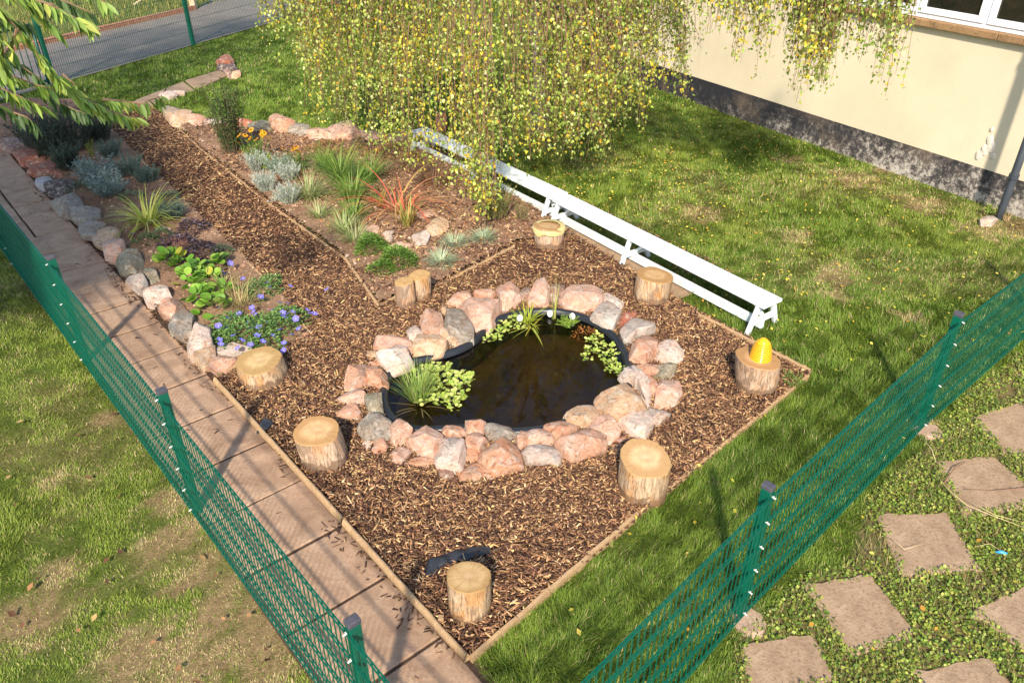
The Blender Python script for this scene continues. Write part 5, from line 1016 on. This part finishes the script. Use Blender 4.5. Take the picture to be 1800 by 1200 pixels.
# weeds near the pipe
sprig_plant("wall_weed", 1738, 378, "small leafy weed growing at the foot of the plinth", "weed", z=.02, ns=7, H=.2, R=.15, S=.055, per=6, cols=[(.2, .3, .04), (.3, .4, .06)], stemc=(.2, .25, .08), wid=.6, lean=.8, seed=1)
tag(npmesh("dry_weed", *join([tuft(1775, 392, 34, .26, 1.3, [(.5, .38, .2), (.35, .24, .12)], .010, (.2, 1.1), (.2, 1.2), .06, 4, z=.02), tuft(1718, 352, 60, .3, 1., [(.12, .13, .05), (.2, .13, .07), (.3, .22, .1)], .006, (.1, .9), (.1, .9), .16, 4, z=.02)]), M['leaf']), "tangle of dry brown weeds beside the drain pipe", "weed")
sprig_plant("meadow_weed", 1702 - 310, 676, "small leafy tuft in the mulch beside the yellow dome's stump", "weed", z=.03, ns=26, H=.09, R=.16, S=.028, per=10, cols=[(.14, .24, .04), (.22, .3, .06)], stemc=(.15, .2, .05), wid=.4, lean=.9, seed=1)
# --- pond plants
ru = plant("pond_rush", 735, 700, [("blades", join([tuft(735, 700, 260, .36, 1.15, [(.20, .32, .07), (.32, .44, .10), (.44, .50, .16)], .0055, (.02, .62), (.0, .6), .07, 4, z=.04, seed=4), tuft(738, 712, 26, .30, 1.5, [(.5, .44, .2), (.4, .3, .12)], .004, (.7, 1.2), (.2, 1.1), .05, 5, z=.04, seed=5)]), M['leaf'])], "upright green rush tuft at the left end of the pond", "pond plant", z=.04)
add_flowers(ru, flower_mesh(5, .016, (.65, .08, .42), (.7, .3, .5), .004, .8, .6), [tuple(pl(746, 686, .12))], 1)
def floaters(name, sites, label, seed, cols=((.36, .46, .08), (.50, .58, .14), (.60, .64, .20), (.26, .38, .06)), S=(.022, .036), R=.05, n=16, z=.05):
    r = seedr(seed); out = []
    for (u, v) in sites:
        b = pl(u, v, z); a = r.uniform(0, 6.283, n); q = R * r.uniform(.1, 1, n); P = np.stack([b[0] + q * np.cos(a), b[1] + q * np.sin(a), z + r.uniform(0, .02, n)], -1); out.append(inst(RLV, None, RLT, P, basis(a, r.uniform(-.05, .55, n), r.normal(0, .2, n)), r.uniform(*S, n), palette(cols, n, .15, None, r)))
    return tag(npmesh(name, *join(out), M['leaf']), label, "pond plant")
floaters("watercress", [(770, 655), (778, 668), (790, 680), (800, 660), (812, 672), (782, 650), (762, 672), (805, 690), (768, 690), (795, 700), (752, 700), (820, 668), (760, 648), (745, 655), (775, 705)], "bushy pale green leaves behind the rush tuft", 3, S=(.03, .045), R=.08, n=22, z=.07)
floaters("water_lettuce", [(795, 708), (806, 702), (800, 716)], "tiny floating leaf cluster near the rush tuft", 4, R=.045)
floaters("water_lettuce", [(1040, 600), (1050, 592), (1058, 606), (1037, 615), (1070, 610), (1048, 620), (1030, 628), (1077, 622), (1062, 628)], "floating pale leaf rosettes by the right shore, upper patch", 5)
floaters("water_lettuce", [(1066, 638), (1078, 636), (1086, 646), (1074, 650), (1088, 655)], "floating pale leaf rosettes by the right shore, lower patch", 6)
floaters("water_lettuce", [(858, 598), (868, 590), (880, 584), (892, 578), (904, 570), (886, 570), (900, 560), (915, 578), (875, 596), (912, 562)], "row of floating pale leaves along the top left shore", 7)
plant("marginal_reed", 928, 565, [("blades", join([tuft(926, 566, 60, .26, 1.2, [(.42, .50, .05), (.55, .55, .08), (.3, .42, .05)], .009, (.1, .8), (.2, 1.3), .04, 5, z=.04, seed=1), tuft(935, 572, 16, .40, 1.5, [(.5, .42, .06), (.4, .45, .08)], .008, (.9, 1.35), (.0, .5), .03, 5, z=.05, seed=2)]), M['leaf'])], "yellow green arching reed at the top of the pond", "pond plant", z=.04)
plant("tall_reed", 975, 560, [("blades", tuft(974, 560, 14, .46, .5, [(.45, .50, .12), (.52, .46, .2), (.3, .36, .1)], .007, (.0, .35), (.0, .3), .02, 5, z=.04, seed=3), M['leaf'])], "few tall thin reeds standing beside the middle white float", "pond plant", z=.04)
sprig_plant("feathery_pond_plant", 1000, 572, "feathery lime green pond plant under the right white float", "pond plant", z=.04, ns=20, H=.12, R=.1, S=.035, per=16, cols=[(.25, .42, .05), (.4, .55, .1)], stemc=(.2, .3, .05), wid=.15, lean=1.1, tiltl=.5, seed=4)
tag(npmesh("pond_moss", *dome(1030, 590, 300, .15, .03, .022, [(.30, .10, .02), (.40, .16, .03), (.2, .08, .02)], .6, z=.025, seed=3), M['leaf']), "rusty orange moss patch in the shallow water", "pond plant")
for (u, v, l) in ((914, 560, "white float ball, leftmost, beside the yellow green reed"), (967, 552, "white float ball by the tall reeds"), (1006, 557, "white float ball above the feathery plant")):
    b = pl(u, v, .07); mb = MB(); n = 16; vs = []
    for j in range(11):
        ph = math.pi * j / 10
        for k in range(n): a = 6.2832 * k / n; rr0 = .030 * math.sin(ph); vs.append((b[0] + rr0 * math.cos(a), b[1] + rr0 * math.sin(a), b[2] + .005 + .038 * math.cos(ph)))
    mb.add(vs, [(i * n + k, i * n + (k + 1) % n, (i + 1) * n + (k + 1) % n, (i + 1) * n + k) for i in range(10) for k in range(n)]); tag(mb.build("float_ball", M['floatw'], None, True), l, "float", "white floats on the pond edge")

# ------------------------------------------------------------------ weeping birch
BL = np.array([(0, 0, 0), (.30, -.40, .05), (.30, .40, .05), (1.05, 0, -.04), (.35, 0, -.03)]); BT = [(0, 1, 4), (0, 4, 2), (1, 3, 4), (4, 3, 2)]
BCOL = [(.22, .30, .05), (.34, .42, .08), (.44, .46, .10), (.58, .46, .04), (.14, .20, .035), (.52, .30, .03), (.50, .56, .24)]
BP = (.28, .25, .15, .06, .13, .03, .10)
tb = G(948, 235); BC = np.array([-.45, 11.6]); tree = empty("weeping_birch", (tb[0], tb[1], 0), "weeping birch with yellowing hanging twigs over the white bench", "tree")
rb_ = np.random.default_rng(99); strands = []; VU = [-900, 470, 500, 535, 560, 640, 720, 780, 860, 960, 1050, 1100, 1150, 1200, 1240, 3000]; VV = [-60, -60, 50, 165, 222, 242, 255, 270, 272, 250, 262, 205, 150, 105, 20, 0]
def add_strand(x, y, zt, zb, sway=.26, out=.75):
    L = zt - zb; k = max(4, int(L / .18)); a = rb_.uniform(0, 6.28); p = np.array([x, y, zt]); path = [p]
    oa = math.atan2(y - BC[1], x - BC[0]); D_ = out * rb_.uniform(.5, 1.3); p = p - np.array([math.cos(oa), math.sin(oa), 0]) * D_; path = [p]
    for i in range(k): p = path[-1] + np.array([math.cos(a), math.sin(a), 0]) * sway / k * (1.5 - i / k) + np.array([math.cos(oa), math.sin(oa), 0]) * D_ * 2 / k * (1 - (i + .5) / k) ** 1.0 + np.array([0, 0, .10 * L / k * math.cos(math.pi * (i + .5) / k)]) + np.array([rb_.normal(0, .012), rb_.normal(0, .012), -L / k]); path.append(p)
    strands.append(np.array(path))
R_X, R_Y = 2.7, 2.4
for i in range(700):
    if i % 9 == 0:
        a = rb_.uniform(0, 6.283); q = math.sqrt(rb_.uniform(.05, 1.0)) if i % 4 else rb_.uniform(.88, 1.0); bx = BC[0] + R_X * q * math.cos(a); by = BC[1] + R_Y * q * math.sin(a); top = 2.0 + 3.9 * math.sqrt(max(0, 1 - (q * .93) ** 2)); lump = noise.noise(Vector((bx * .9, by * .9, 3.1))); zb0 = 1.0 + .5 * lump + 1.5 * rb_.random() ** 1.5 + .5 * (1 - q); Lb = rb_.uniform(.9, 2.4)
    x = bx + rb_.normal(0, .15); y = by + rb_.normal(0, .15); zb = zb0 + rb_.normal(0, .22); zt = min(top + .4 * lump, zb + Lb * rb_.uniform(.7, 1.15))
    u_, v_, d_ = proj(np.array([[x, y, zb]])); vm = np.interp(u_[0], VU, VV) - 70 * (((i // 9) * 37) % 10 / 10.) ** 1.6 - 30 * rb_.random() ** 2
    if v_[0] > vm: up = (v_[0] - vm) / FPX * d_[0] / .9; zb += up; zt = min(zt + up * .6, 6.2)
    if zt - zb > .5: add_strand(x, y, zt, zb)
def fan(u0, u1, vb0, vb1, ydep, n, zt):
    """hanging twigs whose tips reach the given places"""
    for i in range(n):
        u = rb_.uniform(u0, u1); v = rb_.uniform(vb0, vb1); p = RP(u, v, rb_.uniform(*ydep))
        if p[2] < zt - .3: add_strand(p[0], p[1], zt + rb_.uniform(-.5, .5), p[2], .09, .2)
fan(700, 770, 250, 300, (9.4, 10.2), 22, 2.6); fan(780, 860, 290, 345, (8.9, 9.5), 22, 2.5); fan(815, 870, 330, 385, (8.5, 8.9), 20, 2.3); fan(840, 875, 360, 392, (8.4, 8.7), 12, 1.6)
fan(640, 700, 225, 262, (10, 10.8), 20, 2.7); fan(560, 640, 190, 235, (10.5, 11.5), 30, 2.8); fan(535, 575, 90, 170, (11, 11.8), 20, 3.0); fan(480, 540, 20, 70, (11.5, 12.3), 16, 3.6)
fan(880, 980, 230, 270, (9.3, 10.2), 50, 2.7); fan(980, 1050, 215, 285, (9.2, 9.9), 36, 2.6); fan(1030, 1140, 170, 235, (9.8, 10.6), 40, 2.7); fan(1120, 1200, 110, 175, (9.9, 10.6), 14, 2.8)
# boughs reaching right, in front of the wall
fan(1150, 1250, -20, 30, (9.2, 9.8), 22, 3.6); fan(1230, 1300, 10, 60, (9.0, 9.6), 22, 3.5); fan(1290, 1345, 30, 110, (8.8, 9.3), 22, 3.4); fan(1300, 1320, 90, 140, (8.8, 9.0), 4, 3.3); fan(1385, 1470, 80, 160, (8.4, 8.9), 60, 3.5); fan(1380, 1480, -10, 90, (8.4, 9.0), 50, 3.6)
fan(1480, 1520, 10, 90, (8.3, 8.7), 16, 3.5); fan(1530, 1585, 20, 150, (8.1, 8.5), 34, 3.4); fan(1500, 1600, -40, 20, (8.2, 8.8), 20, 3.6); fan(1345, 1390, -10, 40, (8.6, 9), 12, 3.5)
tw = MB(); LPs, LAs, LTs = [], [], []
for s in list(strands):      # fine side twigs that break up the hanging strings
    if rb_.random() < .75 and len(s) > 4:
        j = int(rb_.integers(1, len(s) - 2)); a = rb_.uniform(0, 6.283); L = rb_.uniform(.25, .6); p = s[j]; strands.append(np.array([p, p + np.array([math.cos(a) * .10, math.sin(a) * .10, -.02]), p + np.array([math.cos(a) * .17, math.sin(a) * .17, -L * .45]), p + np.array([math.cos(a) * .19, math.sin(a) * .19, -L])]))
for s in strands:
    tw.tube(s, [.004 * (1 - i / len(s)) + .0012 for i in range(len(s))], 3, cap=False, col=(.16, .085, .055)); L = np.linalg.norm(s[1:] - s[:-1], axis=1).sum(); n = int(L / .030); t = rb_.uniform(.04, 1, n) * (len(s) - 1); ii = np.minimum(t.astype(int), len(s) - 2)
    P = s[ii] + (s[ii + 1] - s[ii]) * (t - ii)[:, None] + rb_.normal(0, .042, (n, 3)); LPs.append(P)
P = np.concatenate(LPs); n = len(P); yel = fbm(P[:, 0], P[:, 2] + P[:, 1], 1.6, 5); c = palette(BCOL, n, .22, BP, rb_); yy_ = rb_.random(n) < sm(yel, .54, .72) * .40; c[yy_] = palette([(.58, .48, .04), (.50, .42, .05)], int(yy_.sum()), .2, None, rb_)
npmesh("leaves", *inst(BL, None, BT, P, basis(rb_.uniform(0, 6.283, n), rb_.normal(-.9, .45, n), rb_.normal(0, .7, n)), rb_.uniform(.024, .054, n), np.clip(c * 1.15, 0, .8)), M['leaf'], tree)
tw.build("hanging_twigs", M['stem'], tree, tint=True)
mb = MB(); T0 = Vector((tb[0], tb[1], -.05)); mb.tube([T0, T0 + Vector((.02, .02, .6)), T0 + Vector((-.06, .05, 1.8)), T0 + Vector((-.05, -.1, 3.2)), T0 + Vector((-.25, -.2, 4.8)), T0 + Vector((-.4, -.3, 5.9))], [.17, .135, .12, .10, .07, .03], 12); mb.build("trunk", M['birchbark'], tree, True)
mb = MB(); lr = random.Random(5)
def limb(p0, p1, r0, arch, n=7):
    p0 = Vector(p0); p1 = Vector(p1); ps = []
    for i in range(n + 1): t = i / n; ps.append(p0.lerp(p1, t) + Vector((lr.uniform(-.05, .05), lr.uniform(-.05, .05), arch * math.sin(math.pi * min(1, t * 1.1)) * (1 if t < .9 else .8))))
    mb.tube(ps, [r0 * (1 - t / n * .85) for t in range(n + 1)], 7); return ps
for k in range(13): a = 6.283 * k / 13; limb(T0 + Vector((-.05, -.05, 2.4 + .22 * k)), (BC[0] + 2.3 * math.cos(a), BC[1] + 2.1 * math.sin(a), 2.3 + .1 * k), .05, .9)
limb(T0 + Vector((-.05, -.05, 2.9)), (3.6, 8.7, 3.55), .055, .55, 9); limb(T0 + Vector((-.05, -.05, 3.1)), (3.1, 9.3, 3.6), .05, .4, 9); limb(T0 + Vector((-.05, -.05, 3.0)), (4.1, 8.3, 3.5), .04, .5, 9)
a_ = RP(965, 12, 10.2); b_ = RP(1085, 40, 9.9); limb(T0 + Vector((-.05, -.05, 2.2)), (a_[0], a_[1], a_[2]), .05, .1, 5); limb(a_, (b_[0], b_[1], b_[2]), .035, .06, 5)
mb.build("branches", M['birchbark'], tree, True)
# bare brown twig bunches at the fork
mb = MB()
for i in range(60):
    t = rb_.random(); p = a_ + (b_ - a_) * t; q = p + np.array([rb_.normal(.12, .2), rb_.normal(0, .15), -rb_.uniform(.3, .8)]); mb.tube([p, (p + q) / 2 + np.array([.08, 0, .08]), q], [.004, .003, .001], 3, cap=False, col=(.20, .11, .075))
mb.build("bare_twigs", M['stem'], tree, tint=True)

# ------------------------------------------------------------------ cherry tree at the left, its branches reach into view
CL = np.array([(0, 0, 0), (.22, -.13, .03), (.22, .13, .03), (.55, -.16, -.01), (.55, .16, -.01), (.82, -.085, -.07), (.82, .085, -.07), (1.05, 0, -.14), (.22, 0, -.02), (.55, 0, -.06), (.82, 0, -.10)])
CTt = [(0, 1, 8), (0, 8, 2), (1, 3, 9), (1, 9, 8), (8, 9, 4), (8, 4, 2), (3, 5, 10), (3, 10, 9), (9, 10, 6), (9, 6, 4), (5, 7, 10), (10, 7, 6)]
ch = empty("cherry_tree", (-5.6, 3.4, 0), "cherry tree whose long leaved branches hang in at the upper left", "tree")
rc = np.random.default_rng(12); LPc, LAc, LTc, LSc, LCc = [], [], [], [], []; tw = MB()
def cherry_twig(pts_, n, S=.093, cols=((.16, .26, .05), (.24, .36, .08), (.34, .46, .11), (.44, .50, .10)), rad=.008):
    path = np.array(pts_); tw.tube(path, [rad * (1 - .75 * i / (len(path) - 1)) for i in range(len(path))], 5, cap=False, col=(.20, .12, .075))
    t = np.sort(rc.uniform(.05, 1, n)) * (len(path) - 1); ii = np.minimum(t.astype(int), len(path) - 2); P = path[ii] + (path[ii + 1] - path[ii]) * (t - ii)[:, None]; dr = path[ii + 1] - path[ii]; az = np.arctan2(dr[:, 1], dr[:, 0]) + rc.choice([-1, 1], n) * rc.uniform(.1, 1.1, n)
    LPc.append(P); LAc.append(az); LTc.append(rc.normal(-1.05, .25, n)); LSc.append(S * rc.uniform(.7, 1.15, n)); LCc.append(palette(cols, n, .15, None, rc))
def br(lst, n, **kw): cherry_twig([RP(*p) for p in lst], int(n * 1.6), **kw)
DKc = ((.05, .10, .03), (.07, .13, .04), (.10, .17, .05))
br([(-90, -60, 4.2), (-20, 0, 4.3), (25, 45, 4.35), (60, 90, 4.4), (80, 115, 4.4), (110, 150, 4.45)], 46)
br([(30, 50, 4.3), (20, 80, 4.3), (5, 100, 4.2)], 16); br([(-40, -40, 4.1), (40, -10, 4.1), (90, 10, 4.1), (130, 30, 4.15), (160, 45, 4.2)], 40); br([(20, -20, 4.4), (60, 0, 4.4), (95, 8, 4.4)], 22, cols=DKc)
br([(-60, 60, 4.0), (-10, 90, 4.05), (5, 130, 4.1)], 20); br([(-80, 110, 4.3), (-20, 125, 4.35), (25, 135, 4.4), (60, 148, 4.5), (95, 158, 4.5)], 36)
br([(60, 90, 4.5), (95, 130, 4.6), (125, 155, 4.7), (150, 175, 4.8), (170, 185, 4.9)], 34, S=.115)
br([(150, 172, 4.9), (180, 190, 5.), (215, 203, 5.), (245, 208, 5.1)], 30, S=.10); br([(180, 175, 5.2), (215, 178, 5.3), (250, 182, 5.3), (285, 168, 5.3)], 26, S=.10)
br([(-20, 180, 4.4), (15, 195, 4.5), (45, 205, 4.5), (58, 215, 4.5)], 18, cols=DKc); br([(60, 150, 4.8), (90, 175, 4.9), (120, 188, 5.), (150, 200, 5.)], 24, cols=DKc); br([(-60, 20, 4.6), (0, 30, 4.7), (50, 40, 4.8)], 24, cols=DKc); br([(110, 130, 5.4), (130, 148, 5.4), (140, 165, 5.4)], 12)
br([(-60, -80, 4.0), (10, -30, 4.05), (60, 15, 4.1), (100, 60, 4.15)], 30); br([(-80, -20, 4.1), (-30, 30, 4.15), (0, 70, 4.2), (10, 110, 4.2)], 26); br([(-60, 130, 4.3), (-10, 150, 4.35), (40, 172, 4.4), (80, 190, 4.5)], 24)
br([(95, 130, 4.9), (130, 160, 5.0), (160, 190, 5.1), (190, 205, 5.1)], 18, cols=DKc); br([(-30, -60, 4.6), (60, -20, 4.6), (120, 5, 4.6), (165, 25, 4.6)], 24, cols=DKc); br([(-40, 60, 4.8), (30, 110, 4.9), (70, 140, 4.9)], 22, cols=DKc); br([(130, -30, 4.4), (170, -5, 4.4), (190, 10, 4.4)], 12)
# the rest of the crown, outside the picture: clusters added up the sun rays to shade the ground on the left, nothing in front of the rest of the view
SH1 = gp([(-60, 560), (60, 520), (200, 480), (290, 400), (330, 340), (250, 215), (150, 170), (-60, 160)]); SH2 = gp([(110, 165), (250, 175), (400, 110), (520, 70), (430, 30), (250, 50), (60, 100)]); k = 0
SH0 = gp([(-70, 560), (60, 500), (160, 480), (100, 360), (20, 250), (-70, 190)])
while k < 3400:
    A_ = SH1 if k < 1250 or k >= 2900 else SH2 if k < 1900 else SH0; g_ = np.array([rc.uniform(A_[:, 0].min(), A_[:, 0].max()), rc.uniform(A_[:, 1].min(), A_[:, 1].max())])
    if not inside(A_, g_[0:1], g_[1:2])[0]: continue
    z_ = rc.uniform(3.4, 6.0) if k < 1250 or k >= 1900 else rc.uniform(6.0, 8.2); p = np.array([g_[0], g_[1], 0]) + np.array(sd) / sd.z * z_; u, v, d = proj(p[None])
    if d[0] > .2 and -200 < u[0] < 1900 and -250 < v[0] < 1300: continue
    q = p + np.array([rc.normal(0, .55), rc.normal(0, .55), -.2]); uq, vq, dq = proj(q[None])
    if dq[0] > .2 and -120 < uq[0] < 1900 and -150 < vq[0] < 1300: continue
    cherry_twig([p, (p + q) / 2 + np.array([0, 0, .06]), q], 34, rad=.006); k += 1
P = np.concatenate(LPc); n = len(P); npmesh("leaves", *inst(CL, None, CTt, P, basis(np.concatenate(LAc), np.concatenate(LTc), rc.normal(0, .6, n)), np.concatenate(LSc), np.concatenate(LCc)), M['leaf'], ch, True)
tw.build("twigs", M['stem'], ch, tint=True)
mb = MB(); C0 = Vector((-5.6, 3.4, -.05)); mb.tube([C0, C0 + Vector((0, 0, .9)), C0 + Vector((-.1, .2, 2.2)), C0 + Vector((-.3, .6, 3.6)), C0 + Vector((-.5, 1.0, 5.2))], [.19, .15, .13, .10, .05], 12); mb.build("trunk", M['bark'], ch, True)
mb = MB()
for tg_ in [RP(-90, -60, 4.2), RP(-80, 110, 4.3), (-7.5, 5.5, 6.2), (-7.0, 8.2, 6.9), (-5, 2.2, 5.4), (-7.8, 3.2, 5.2), (-6.8, 9.4, 7.4), (-6.2, 1.8, 4.8), (-7.6, 7.2, 7.4), RP(-60, 20, 4.6)]:
    limb(C0 + Vector((-.1, .2, 2.2 + lr.random())), tuple(tg_), .06, .15, 6)
mb.build("branches", M['bark'], ch, True)
